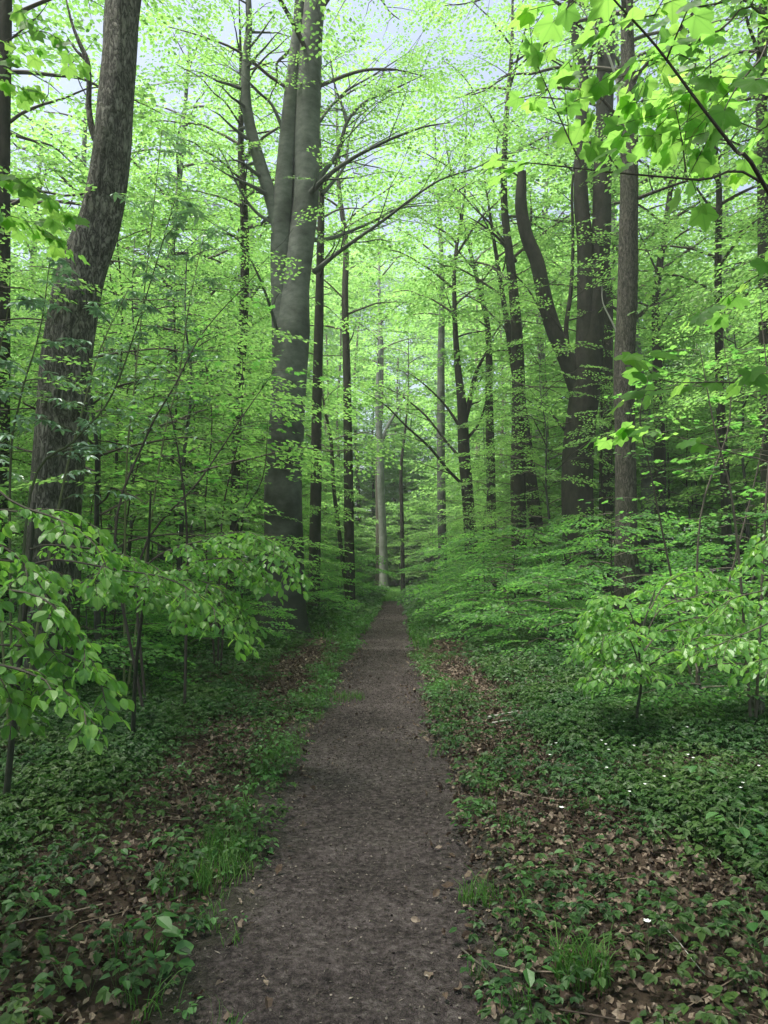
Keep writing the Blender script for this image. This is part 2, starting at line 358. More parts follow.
def crown(rg, trunk, z0, z1, reach, nl, kind='mid', mat=None, spray=.9, rise=.75, fall=.45, avoid=None, keep=1.0, step2=.6, stepS=.45, name='crown', parent=None, loc=None, bark=None, rad=1.0):
    """branches and leaves round a trunk polyline; returns the crown object"""
    M = Mesh(); sp = []
    az = rg.uniform(0, 6.28)
    for k in range(nl):
        h = (k+rg.uniform(0, .8))/nl; z = z0+(z1-z0)*h
        az += 2.4+rg.uniform(-.4, .4)
        p = interp(trunk, z); L = reach(h)*rg.uniform(.7, 1.15)
        if L < .3: continue
        grow_limb(rg, M, sp, p, az, L, rise*rg.uniform(.5, 1.3), fall*rg.uniform(.6, 1.3), (.012*L+.01)*rad, spray, step2, stepS=stepS, tmat=1)
    if avoid is not None: sp = [s for s in sp if not avoid(s[0])]
    if keep < 1: sp = [s for s in sp if rg.rand() < keep]
    L = Mesh(); put_sprays(L, sp, kind, rg, 0)
    for v, f, m in zip(M.v, M.f, M.m): L.add(v, f-f.min(), 1)
    o = L.build(name, [mat or LEAF, bark or TWIG], parent)
    if loc is not None: o.location = loc
    return o, len(sp)

# ---------------------------------------------------------------- ground and path
def build_ground():
    xs = np.concatenate([-np.geomspace(300, 12, 26), np.arange(-11.5, 11.51, .16), np.geomspace(12, 300, 26)])
    ys = np.concatenate([np.linspace(-300, -8, 16), np.arange(-7, 1.5, .8), np.arange(1.6, 12, .12), np.arange(12, 48, .5), np.geomspace(49, 600, 26)])
    X, Y = np.meshgrid(xs, ys); Z = gzv(X.ravel(), Y.ravel())
    nx = len(xs); i = np.arange(len(ys)-1)[:, None]*nx; j = np.arange(nx-1)[None]
    M = Mesh(); M.add(np.stack([X.ravel(), Y.ravel(), Z], -1), np.stack([i+j, i+j+1, i+nx+j+1, i+nx+j], -1).reshape(-1, 4))
    tag(M.build('ground', SOIL, smooth=True), kind='structure')
build_ground()
def half(y, side):               # half width of the trodden earth, wobbling
    b = .56-.15*min(1, max(0, (4.2-y)/1.5)) if side < 0 else .58
    return b+.05*math.sin(y*1.3+side)+.04*math.sin(y*3.1+side*2)+.03*mnoise.noise(Vector((y*2, side, 0)))
def build_path():
    ys = np.concatenate([np.arange(-6, 2, .5), np.arange(2, 12, .05), np.arange(12, 33.5, .25)]); nx = 41
    V = []; E = []
    for y in ys:
        c = pathx(y); l, r = half(y, -1)+.22, half(y, 1)+.22
        if y > 32: l *= .8; r *= .8
        for k in range(nx):
            t = k/(nx-1); x = c-l+(l+r)*t
            e = min(t*(l+r), (1-t)*(l+r))
            z = gz(x, y)+.006+.010*min(1, e/.12) - .03*0
            z += .014*mnoise.noise(Vector((x*5, y*5, 1)))*min(1, e/.1)+.006*mnoise.noise(Vector((x*15, y*15, 4)))
            V.append((x, y, z)); E.append(max(0, .46-e*1.05) if y < 14 else max(0, .30-e*1.0))
    i = np.arange(len(ys)-1)[:, None]*nx; j = np.arange(nx-1)[None]
    M = Mesh(); M.add(np.array(V), np.stack([i+j, i+j+1, i+nx+j+1, i+nx+j], -1).reshape(-1, 4))
    o = tag(M.build('path', PATHM, smooth=True), kind='structure')
    a = o.data.attributes.new('edge', 'FLOAT', 'POINT'); a.data.foreach_set('value', np.array(E, dtype=np.float32))
build_path()

# ---------------------------------------------------------------- the big trees, stem by stem
def traced(pts, d, grow_to=None, base=True, rg=None, dd=0.0, bow=0.0):
    """(px, py, width px) -> world polyline and radii; d metres away; dd: extra depth at the top"""
    n = len(pts); W = []; Rr = []
    for k, (px, py, wpx) in enumerate(pts):
        dk = d+dd*k/max(1, n-1)
        W.append(P(px, py, dk)); Rr.append(wpx/2*dk/FPX)
    W = np.array(W); Rr = np.array(Rr)
    if base:
        g = np.array([W[0, 0], W[0, 1], 0]); g[2] = gz(g[0], g[1])-.05
        if W[0, 2]-g[2] > .1: W = np.vstack([g, W]); Rr = np.concatenate([[Rr[0]*1.06], Rr])
        else: W[0, 2] = g[2]
    if grow_to:
        rg = rg or np.random.RandomState(1); r = Rr[-1]; z = W[-1, 2]; p = W[-1]; m = max(2, int((grow_to-z)/2))
        dv = (W[-1]-W[-2])/max(.3, np.linalg.norm(W[-1]-W[-2])); dv = dv*.5+np.array([0, 0, .8]); dv /= dv[2]
        add = []; ra = []; x = p.copy(); step = (grow_to-z)/m
        for k in range(m):
            dv[:2] = dv[:2]*.8+rg.normal(0, .06, 2); x = x+dv*step; add.append(x.copy()); ra.append(max(.012, r*(1-(k+1)/m*.92)))
        W = np.vstack([W, add]); Rr = np.concatenate([Rr, ra])
    return W, Rr
LAND = []                         # landmark trees: (px, name)
def tree(name, label, cat, d, stems, bark, group=None, H=24, seed=0, rough=.03, flare=.28, cr=None, sides=20, limbs=(), per=5):
    """stems[0] is the trunk; further stems and limbs are children of their own. cr: crown arguments"""
    rg = np.random.RandomState(seed); W, Rr = traced(stems[0], d, H, True, rg)
    loc = W[0].copy(); loc[2] = gz(loc[0], loc[1])
    root = tag(empty(name, loc), label, cat, group)
    M = Mesh(); p, r = catmull(W, Rr, per); tube(M, p-loc, r, sides, 0, rough, flare, seed)
    for s in stems[1:]:
        W2, R2 = traced(s, d, H*.95, False, rg); p2, r2 = catmull(W2, R2, per); tube(M, p2-loc, r2, max(10, sides-6), 0, rough, 0, seed+3)
    M.build('trunk', bark, root, smooth=True)
    sp = []
    for s in limbs:
        tips = []
        opt = s[0] if isinstance(s[0], dict) else {}; s = s[1:] if opt else s
        Wl, Rl = traced(s, d, None, False, rg, dd=opt.get('dd', 0))
        if Rl[0] < .16: Rl = Rl*np.linspace(.85, .5, len(Rl)); Rl[-1] *= .35
        pl, rl = catmull(Wl, Rl, 4)
        Ml = Mesh(); tube(Ml, pl-loc, rl, 10 if Rl[0] > .05 else 6, 0, rough*.8, cap=True)
        if not opt.get('bare'):
            for i in range(3, len(pl), 2):
                dv = pl[i]-pl[i-1]; a = math.atan2(dv[0], dv[1])+rg.choice([-1, 1])*R(rg.uniform(20, 70)); L_ = rg.uniform(.7, 1.7); tt = np.linspace(0, 1, 5)[:, None]
                e = np.array([math.sin(a), math.cos(a), rg.uniform(0, .7)]); tw = pl[i]-loc+e*L_*tt+rg.normal(0, .04, (5, 3))*tt
                tube(Ml, tw, np.linspace(max(.008, rl[i]*.45), .004, 5), 4); tips.append((tw[-1], e, rg.uniform(.5, .9))); tips.append((tw[2], np.array([e[1], -e[0], .1]), rg.uniform(.4, .8)))
            sp += [t_ for t_ in tips if rg.rand() < .7]
        
        Ml.build('limb' if Rl[0] > .07 else 'branch', opt.get('mat', bark), root, smooth=True)
        if not opt.get('bare'):
            seg = np.concatenate([[0], np.cumsum(np.linalg.norm(np.diff(pl, axis=0), axis=1))]); tot = seg[-1]
            for q in np.arange(tot*opt.get('from', .35), tot, .30):
                i = min(np.searchsorted(seg, q), len(pl)-1); dv = pl[i]-pl[i-1]; a = math.atan2(dv[0], dv[1])+rg.choice([-1, 1])*R(rg.uniform(25, 80))
                sp.append((pl[i]-loc, np.array([math.sin(a), math.cos(a), rg.uniform(-.15, .25)]), rg.uniform(.6, 1.0)))
    if cr:
        cr = dict(cr); kind = cr.pop('kind', 'mid'); reach = cr.pop('reach')
        rf = reach if callable(reach) else (lambda h: reach*(.75+.35*math.sin(math.pi*min(1, h*1.1)))*(1-.55*h*h))
        M = Mesh(); az = rg.uniform(0, 6.28); nl = cr['nl']; z0, z1 = cr['z']; 
        for k in range(nl):
            h = (k+rg.uniform(0, .8))/nl; z = z0+(z1-z0)*h; az += 2.4+rg.uniform(-.4, .4)
            L = rf(h)*rg.uniform(.7, 1.15)
            grow_limb(rg, M, sp, interp(W, z)-loc, az, L, cr.get('rise', .8)*rg.uniform(.5, 1.3), cr.get('fall', .4), .011*L+.008, cr.get('spray', .9), cr.get('step2', .6), stepS=cr.get('stepS', .45), tmat=1)
        if cr.get('keep', 1) < 1: sp = [s for s in sp if rg.rand() < cr['keep']]
        L = Mesh(); put_sprays(L, sp, kind, rg, 0)
        for v, f, m in zip(M.v, M.f, M.m): L.add(v, f-f.min(), 1)
        L.build('crown', [cr.get('mat', LEAF), TWIG], root)
    pxx, _ = proj(W[0]); LAND.append((pxx, label))
    return root, W

# rough barked giant at the left, kinked where a limb broke off
tree('forest_tree', 'massive leaning tree with deeply furrowed grey bark, dark mossy foot and broken-elbow side limb', 'tree', 9.0,
     [[(48, 650, 54), (52, 560, 50), (55, 500, 48), (62, 420, 48), (66, 370, 47), (72, 325, 44), (84, 270, 41), (102, 215, 37), (112, 150, 36), (116, 100, 35), (120, 50, 33), (124, 0, 33)]],
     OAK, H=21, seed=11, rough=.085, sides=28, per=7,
     limbs=[[{'bare': 1}, (101, 150, 9), (93, 132, 9), (89, 110, 8), (89, 80, 8), (87, 60, 8), (79, 42, 7), (71, 20, 5), (62, -20, 5)],
            [{'bare': 1}, (87, 60, 5), (76, 50, 4), (66, 35, 3)]],
     cr=dict(z=(10.5, 20), reach=5.5, nl=20, kind='fine', keep=.75))
# smooth grey beech with twin stems
b_l = [
 [{'from': .9}, (281, 238, 15), (273, 205, 14), (262, 170, 13), (252, 135, 12), (246, 100, 11), (246, 60, 9), (249, 20, 7), (245, -50, 5)],
 [{'from': .5, 'dd': -3}, (314, 272, 7), (335, 255, 5), (358, 238, 5), (384, 220, 4.5), (410, 200, 4), (440, 180, 3.5), (475, 168, 3), (503, 153, 2)],
 [{'from': .6, 'dd': -2}, (300, 205, 8), (318, 185, 7), (342, 165, 6), (378, 145, 5), (420, 128, 4), (455, 122, 2.5)],
 [{'from': .6}, (300, 212, 8), (318, 180, 7), (338, 152, 6), (347, 122, 5.5), (365, 102, 5), (392, 90, 4), (430, 72, 2)],
 [{'from': .7}, (347, 122, 5), (342, 105, 4), (335, 86, 3), (330, 60, 2)],
 [{'from': .5, 'dd': 2}, (306, 180, 6), (309, 145, 5), (322, 118, 4.5), (345, 92, 4), (372, 76, 3), (420, 45, 2)],
 [{'from': .5, 'dd': 2}, (312, 240, 6), (332, 238, 5), (372, 222, 4), (400, 208, 3.5), (440, 205, 2)],
 [{'from': .5, 'dd': 2}, (322, 195, 5), (345, 165, 4), (352, 130, 3), (390, 60, 2)],
 [{'from': .5}, (284, 132, 5), (272, 105, 4), (258, 92, 4), (242, 76, 3), (222, 62, 2)],
 [{'from': .4}, (276, 225, 5), (256, 212, 4), (240, 190, 3.5), (226, 160, 3), (214, 140, 2)],
 [{'from': .3, 'dd': -3}, (281, 345, 5), (268, 300, 4), (252, 262, 3.5), (238, 240, 3), (215, 225, 2)],
]
tree('beech_tree', 'tall smooth grey beech with twin upright stems and long arching branches beside the path', 'tree', 16.0,
     [[(281, 628, 48), (283, 590, 42), (284, 540, 40), (284, 480, 38), (287, 420, 35), (290, 370, 35), (292, 330, 38), (295, 290, 30), (300, 250, 28), (306, 200, 27), (307, 140, 26), (309, 80, 25), (312, 30, 24), (315, 0, 23)],
      [(286, 360, 26), (282, 300, 22), (281, 250, 21), (283, 200, 20), (287, 150, 18), (291, 100, 16), (296, 50, 13), (300, 0, 11)]],
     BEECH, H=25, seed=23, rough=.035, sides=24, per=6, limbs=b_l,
     cr=dict(z=(11.8, 24), reach=5.0, nl=26, kind='fine', keep=.95))
# dark forked tree on the right
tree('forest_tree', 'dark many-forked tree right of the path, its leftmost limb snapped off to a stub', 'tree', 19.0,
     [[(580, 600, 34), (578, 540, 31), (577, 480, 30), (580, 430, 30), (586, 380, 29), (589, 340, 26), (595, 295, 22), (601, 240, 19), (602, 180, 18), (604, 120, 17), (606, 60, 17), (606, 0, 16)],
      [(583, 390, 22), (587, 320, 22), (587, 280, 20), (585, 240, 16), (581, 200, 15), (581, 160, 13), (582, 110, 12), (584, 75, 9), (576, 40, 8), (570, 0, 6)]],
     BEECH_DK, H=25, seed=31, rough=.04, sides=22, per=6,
     limbs=[[{'bare': 1}, (582, 400, 20), (566, 357, 18), (554, 330, 17), (545, 300, 16), (537, 262, 15), (527, 237, 14), (521, 207, 13), (522, 172, 9)],
            [{'from': .5}, (571, 365, 7), (566, 330, 6), (571, 290, 6), (573, 240, 5), (572, 190, 5), (576, 150, 4)],
            [{'from': .4}, (521, 178, 3), (512, 172, 2.5), (503, 168, 2)],
            [{'from': .3}, (553, 335, 4), (540, 310, 3), (525, 285, 3), (508, 270, 2)],
            [{'from': .4}, (565, 430, 4), (552, 415, 3), (540, 408, 3), (520, 395, 2)],
            [{'from': .5}, (584, 78, 6), (592, 50, 5), (596, 20, 4), (590, -30, 3)]],
     cr=dict(z=(14, 24), reach=4.8, nl=20, kind='fine', keep=.75))
# straight tree beside it
tree('forest_tree', 'straight slim grey-brown tree just right of the forked tree, pale bare branch near its top', 'tree', 15.0,
     [[(627, 610, 27), (626, 520, 22), (625, 440, 20), (624, 380, 21), (627, 300, 20), (628, 240, 19), (629, 180, 18), (629, 120, 17), (628, 70, 15), (627, 20, 13), (627, -20, 12)]],
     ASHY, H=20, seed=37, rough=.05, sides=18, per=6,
     limbs=[[{'bare': 1, 'mat': DEAD}, (625, 130, 5), (620, 95, 4.5), (612, 65, 4), (602, 42, 4), (588, 18, 3), (575, 0, 2)],
            [{'from': .3, 'dd': -2}, (636, 199, 5), (660, 190, 4), (690, 180, 3.5), (715, 176, 3), (750, 165, 2)],
            [{'bare': 1, 'mat': DEAD}, (620, 340, 2.5), (612, 322, 2.5), (603, 303, 2), (602, 285, 1.5)]],
     cr=dict(z=(10.5, 19), reach=3.4, nl=18, kind='fine', keep=.8))

# further trees, one line each: (name, label, d, points, bark, extras)
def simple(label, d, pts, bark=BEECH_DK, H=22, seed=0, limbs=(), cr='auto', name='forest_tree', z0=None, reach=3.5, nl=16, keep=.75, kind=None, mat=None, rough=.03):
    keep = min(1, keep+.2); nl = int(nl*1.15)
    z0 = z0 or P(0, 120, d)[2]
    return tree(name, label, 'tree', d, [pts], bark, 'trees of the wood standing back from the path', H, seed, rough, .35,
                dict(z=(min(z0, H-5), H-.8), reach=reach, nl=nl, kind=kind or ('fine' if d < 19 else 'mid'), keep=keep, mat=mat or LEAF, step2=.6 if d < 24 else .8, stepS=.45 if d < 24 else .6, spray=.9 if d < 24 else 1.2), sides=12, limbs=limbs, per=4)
simple('dark trunk cut by the left edge of the view, bright maple leaves hanging before it', 11, [(0, 570, 18), (1, 480, 16), (2, 400, 15), (3, 200, 14), (4, 100, 13), (5, 50, 13), (6, 0, 12)], seed=41, H=18, z0=10, keep=.5,
       limbs=[[{'bare': 1}, (7, 42, 3), (22, 30, 2.5), (38, 16, 2), (50, 0, 2)]])
simple('thin mottled trunk standing left of the twin-stemmed beech', 18, [(234, 540, 9), (237, 430, 9), (243, 330, 9), (245, 250, 9), (243, 190, 8), (241, 150, 7)], seed=43, H=16, z0=9.5, reach=2.6)
simple('slender dark trunk close behind the twin-stemmed beech, on its path side', 21, [(314, 596, 12), (316, 480, 11), (317, 400, 10), (319, 320, 9), (320, 270, 8), (321, 200, 7)], seed=47, H=19, z0=9, reach=2.8)
simple('straight dark trunk nearest the left verge of the far path', 26, [(350, 596, 11), (349, 520, 10), (348, 440, 9), (347, 380, 8), (345, 300, 7)], seed=53, H=22, z0=9, reach=3)
simple('crooked thin trunk leaning left of the dark trunk by the far path', 24.5, [(347, 594, 5), (340, 540, 4.5), (334, 490, 4), (331, 440, 3.5), (325, 410, 2.5)], seed=59, H=9, z0=5, reach=1.6, nl=9)
simple('pale grey trunk standing straight ahead where the path ends', 44, [(384, 592, 9.5), (383, 540, 8), (381, 490, 7.5), (380, 450, 7), (378, 400, 6), (380, 350, 5)], BEECH_PL, seed=61, H=24, z0=13, keep=.7,
       limbs=[[{'from': .3}, (380, 452, 5), (386, 430, 4.5), (397, 410, 4), (405, 388, 3), (410, 360, 2)]])
simple('thin black trunk just right of the pale trunk at the end of the path', 39, [(403, 590, 4.5), (402, 520, 4), (401, 470, 3.5), (404, 440, 2.5)], seed=67, H=15, z0=9, reach=2.2, nl=10)
simple('straight greyish trunk between the path end and the twiggy branching tree', 33, [(443, 575, 9), (441, 470, 8), (441, 400, 8), (441, 360, 7), (442, 300, 6)], BEECH, seed=71, H=23, z0=12, reach=3)
simple('dark tree with long bare branches arching over the path end', 25, [(473, 570, 14), (468, 500, 12), (464, 450, 12), (462, 405, 10), (458, 370, 7), (455, 320, 5)], seed=73, H=19, z0=9, reach=3,
       limbs=[[{'from': .6, 'dd': -2}, (463, 485, 4), (448, 470, 4), (430, 448, 3.5), (405, 425, 3), (385, 405, 2.5), (360, 390, 2)],
              [{'from': .6, 'dd': 1}, (462, 460, 4), (445, 440, 3), (425, 415, 3), (400, 395, 2.5), (380, 385, 2)],
              [{'from': .6}, (462, 430, 4), (445, 405, 3), (425, 385, 2.5), (405, 370, 2)],
              [{'from': .5}, (463, 425, 8), (470, 400, 7), (474, 380, 7), (482, 360, 5), (500, 330, 3)],
              [{'from': .5}, (466, 440, 4), (478, 425, 3), (485, 405, 3), (488, 380, 2)]])
simple('thin trunk between the long-branched tree and the pair of thicker trunks', 28, [(492, 590, 9), (491, 480, 9), (489, 400, 8), (488, 330, 6)], seed=79, H=19, z0=10, reach=2.6)
simple('thick dark trunk at the left of the forked tree, bare to half its height', 22, [(520, 585, 16), (518, 480, 15), (519, 400, 14), (516, 320, 11), (510, 260, 9), (504, 200, 7)], seed=83, H=22, z0=10,
       limbs=[[{'from': .4}, (516, 262, 5), (500, 240, 4), (482, 225, 3), (465, 215, 2)], [{'from': .4}, (523, 250, 5), (531, 220, 4), (530, 190, 3)]])
simple('dark trunk leaning towards the thick trunk beside the forked tree', 23.5, [(543, 585, 15), (539, 545, 14), (533, 500, 13), (527, 450, 12), (522, 410, 10), (515, 370, 8)], seed=89, H=15, z0=8, reach=2.5)
simple('plain trunk seen between the forked tree and the straight grey-brown tree', 24, [(607, 590, 15), (606, 480, 14), (606, 400, 13), (607, 350, 12), (607, 290, 11)], seed=97, H=21, z0=11, reach=3)
simple('second trunk right of the forked tree, half hidden in leaves', 20, [(661, 600, 13), (660, 480, 12), (658, 380, 10), (656, 300, 8)], seed=101, H=17, z0=8, reach=2.6,
       limbs=[[{'from': .4}, (657, 352, 4), (668, 335, 3), (680, 312, 3), (684, 285, 2)]])
simple('thin upright trunk near the right edge with a bend at half height', 17, [(728, 615, 11), (725, 480, 9), (720, 400, 8), (719, 340, 8), (718, 260, 7), (719, 190, 6)], seed=103, H=14, z0=7, reach=2.4)
simple('dark trunk cut by the upper right edge of the view behind maple leaves', 14, [(770, 640, 15), (768, 480, 14), (765, 300, 13), (763, 150, 12), (761, 80, 11)], seed=107, H=17, z0=9.5, reach=3)

# ---------------------------------------------------------------- young beeches of the understory (copies share their meshes)
def young(seed, H, z0, reach, nl, kind='fine', mat=None, spray=.75, lean=.25, step2=.5, rise=.5, name='young_beech', r=.045, stepS=.42):
    rg = np.random.RandomState(seed); n = 7; z = np.linspace(0, H, n)
    tr = np.stack([rg.normal(0, lean*.35, n).cumsum(), rg.normal(0, lean*.35, n).cumsum(), z], -1); tr[0, :2] = 0
    root = empty(name, (0, 0, 0)); M = Mesh(); p, rr = catmull(tr, r*(1-.85*z/H), 4); tube(M, p-np.array([0, 0, .08]), rr, 8, 0, .03, .3, seed)
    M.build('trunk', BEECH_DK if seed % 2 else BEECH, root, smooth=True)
    crown(rg, tr, z0, H*.97, lambda h: reach*(.75+.5*math.sin(math.pi*h))*(1-.6*h*h), nl, kind, mat or LEAF, spray, rise, .35, step2=step2, stepS=stepS, parent=root, rad=.36)
    return root
def copytree(src):
    r = src.copy(); COL.objects.link(r)
    for c in src.children:
        k = c.copy(); COL.objects.link(k); k.parent = r; k.matrix_parent_inverse = c.matrix_parent_inverse
    return r
PROTO = [young(s, H, z0, rc, nl) for s, H, z0, rc, nl in ((201, 9.5, 2.6, 2.3, 26), (202, 7.5, 1.6, 2.1, 22), (203, 11, 3.4, 2.5, 28), (204, 6.0, .9, 1.9, 20))]
PROTO_F = [young(s, H, z0, rc, nl, 'mid', None, 1.1, step2=.65, stepS=.5) for s, H, z0, rc, nl in ((205, 10.5, 1.2, 2.9, 26), (206, 14, 3, 3.3, 30))]
LOW = [young(s, H, z0, rc, nl, 'mid', LEAF_LOW, .6, step2=.28, stepS=.26, rise=.35, name='beech_shrub', r=.022, lean=.12) for s, H, z0, rc, nl in ((207, 2.6, .4, 1.35, 16), (208, 1.8, .25, 1.15, 13))]
used = set()
def spot(protos, pi, x, y, sc, rz):
    src = protos[pi]; key = src.name
    o = src if key not in used else copytree(src); used.add(key)
    o.location = (x, y, gz(x, y)-.02); o.rotation_euler = (0, 0, rz); o.scale = (sc,)*3
    return o
rp = np.random.RandomState(77)
placed = []
def clear_of(x, y, r):
    return all((x-a)**2+(y-b)**2 > r*r for a, b in placed)
def near_trunk_view(x, y, tol, ymax):
    """keeps the view of the chief trunks open"""
    for px, d, half_ in ((284, 16, 26), (66, 9, 30), (580, 19, 34), (626, 15, 16)):
        if y < d-.3:
            q = 384+FPX*x/y
            if abs(q-px) < half_+tol*FPX/y: return True
    return False
spots = []
for y0 in np.arange(9.5, 42, 2.5):
    for sgn in (-1, 1):
        x0 = 2.6 if y0 < 16 else 2.9
        for x in np.arange(x0, .56*y0+3, 2.5 if y0 < 22 else 3.1):
            xx = sgn*(x+rp.uniform(0, 1.1)); yy = y0+rp.uniform(-.9, .9)
            spots.append((xx+pathx(min(yy, 32)), yy))
ytrees = []
for x, y in spots:
    if near_trunk_view(x, y, 2.0 if x > 0 else .9, 0): continue
    if not clear_of(x, y, 1.5) or (y > 25 and abs(x-pathx(32)) < 4.8): continue
    placed.append((x, y))
    far = y > 27
    pr = PROTO_F if far else PROTO; pi = rp.randint(len(pr))
    if abs(x-pathx(y)) < 4.0 and not far: pi = [1, 3][rp.randint(2)]
    o = spot(pr, pi, x, y, rp.uniform(.8, 1.2), rp.uniform(0, 6.28)); ytrees.append(('young beech', o, x, y))
for x, y, sc in [(-2.6, 45.5, .62), (2.9, 44, .6), (.9, 47.5, .55), (4.6, 40, .7), (-4.2, 41, .7)]:
    o = spot(PROTO_F, 0, x, y, sc, rp.uniform(0, 6.28)); ytrees.append(('young beech', o, x, y))
for x, y, k, s in [(2.7, 12.4, 1, .8), (2.4, 14.5, 1, .9), (3.1, 16.6, 0, 1.0), (2.6, 19, 1, 1.1), (3.3, 21.5, 0, 1.1), (2.9, 25, 0, 1.1), (3.2, 30, 0, 1.2), (4.3, 13.5, 0, 1.0), (4.6, 10.5, 1, .9), (5.0, 17, 0, 1.1),
                   (-2.9, 13, 1, .8), (-2.2, 19, 1, .9), (-2.6, 23, 0, .9), (-2.1, 27, 0, 1.0), (-4.2, 11, 0, .7), (-5.2, 14.5, 0, 1.0), (-1.9, 31, 0, 1.1), (-3.4, 16.9, 1, .8), (6.4, 12.5, 0, 1), (-6.5, 12, 0, 1), (3.3, 7.9, 1, .7), (-3.6, 9, 1, .8)]:
    o = spot(LOW, k, x, y, s, rp.uniform(0, 6.28)); ytrees.append(('beech shrub', o, x, y))
# canopy neighbours around and behind the camera that shade the ground
def tall_proto(seed, H, z0, reach, nl):
    rg = np.random.RandomState(seed); n = 8; z = np.linspace(0, H, n); tr = np.stack([rg.normal(0, .15, n).cumsum(), rg.normal(0, .15, n).cumsum(), z], -1); tr[0, :2] = 0
    root = empty('tall_beech', (0, 0, 0)); M = Mesh(); p, rr = catmull(tr, .28*(1-.8*z/H), 4); tube(M, p-np.array([0, 0, .08]), rr, 14, 0, .03, .4, seed); M.build('trunk', BEECH, root, smooth=True)
    crown(rg, tr, z0, H*.97, lambda h: reach*(.8+.4*math.sin(math.pi*h))*(1-.55*h*h), nl, 'mid', LEAF, 1.25, .7, .4, step2=.8, stepS=.55, parent=root)
    return root
TALL = [tall_proto(301, 23, 9, 5.2, 28), tall_proto(302, 20, 7, 4.6, 24)]
talls = []
for x, y, k in [(-7.5, 2.5, 0), (6.8, 1.5, 1), (-4, -5, 1), (4.5, -6, 0), (8.8, 8.5, 0), (-13, 9, 1), (11, 15, 1), (-10.5, 17, 0), (8.5, 24, 0), (-8, 27, 0), (15, 31, 0), (-15, 31, 1), (-0.5, -12, 0), (-10, -3, 0), (10, -4, 1), (.8, -4.5, 1), (7.6, 36, 0), (-9.5, 38, 1), (13.5, 40, 0), (-6.5, 33, 0), (-12.5, 29, 1), (9.5, 29, 1)]:
    o = spot(TALL, k, x, y, rp.uniform(.9, 1.1), rp.uniform(0, 6.28)); talls.append((o, x, y))

# the wood beyond: one far mass of leaves, with its stems
def far_wood():
    rg = np.random.RandomState(404); sp = []; M = Mesh()
    for k in range(36000):
        y = 44+40*rg.rand(); x = rg.uniform(-.62, .62)*y+rg.normal(0, 2)
        zt = min(34, 6+(y-44)*.95)+6*mnoise.noise(Vector((x*.10, y*.08, 1)))+5*mnoise.noise(Vector((x*.3, y*.2, 5)))
        z = max(.3, max(4, zt)-abs(rg.normal(0, 4))) if rg.rand() < .72 else rg.uniform(.1, max(3.5, .75*zt))
        if mnoise.noise(Vector((x*.28, y*.2, z*.28))) < -.22 or (abs(x-.8) < 4 and y < 51): continue
        a = rg.uniform(0, 6.28); sp.append((np.array([x, y, z]), np.array([math.sin(a), math.cos(a), rg.uniform(-.3, .1)]), rg.uniform(1.4, 2.3)))
    for k in range(6500):
        y = 49+24*rg.rand(); x = rg.normal(.5, 6); z = rg.uniform(.1, 1)**1.3*(5+(y-49)*.5+3*mnoise.noise(Vector((x*.3, y*.2, 8))))
        a = rg.uniform(0, 6.28); sp.append((np.array([x, y, z]), np.array([math.sin(a), math.cos(a), rg.uniform(-.3, .1)]), rg.uniform(1.2, 2.0)))
    put_sprays(M, sp, 'mid', rg, 0)
    for k in range(46):
        y = 46+30*rg.rand(); x = rg.uniform(-.55, .55)*y; H = rg.uniform(14, 22); z = np.linspace(-.1, H, 6)
        p = np.stack([x+rg.normal(0, .15, 6).cumsum(), y+0*z, z], -1); tube(M, p, rg.uniform(.10, .24)*(1-.7*z/H), 7, 1)
    tag(M.build('far_wood', [LEAF, TWIG]), 'pale green mass of leaves and thin stems where the wood closes beyond the path', 'woodland', kind='stuff')
far_wood()

# the damp air under the trees
HZ, tz = newmat('haze'); pv = N(tz, 'ShaderNodeVolumePrincipled'); pv.inputs['Color'].default_value = (.86, .93, .90, 1); pv.inputs['Density'].default_value = .0016; pv.inputs['Anisotropy'].default_value = .2
oz = N(tz, 'ShaderNodeOutputMaterial'); tz.links.new(pv.outputs[0], oz.inputs['Volume'])
Mz = Mesh(); Mz.add([[x, y, z] for z in (-2, 34) for x, y in ((-310, -310), (310, -310), (310, 610), (-310, 610))], [[3, 2, 1, 0], [4, 5, 6, 7], [0, 1, 5, 4], [1, 2, 6, 5], [2, 3, 7, 6], [3, 0, 4, 7]])
tag(Mz.build('haze', HZ), 'faint pale haze of damp air under the trees', 'haze', kind='stuff')

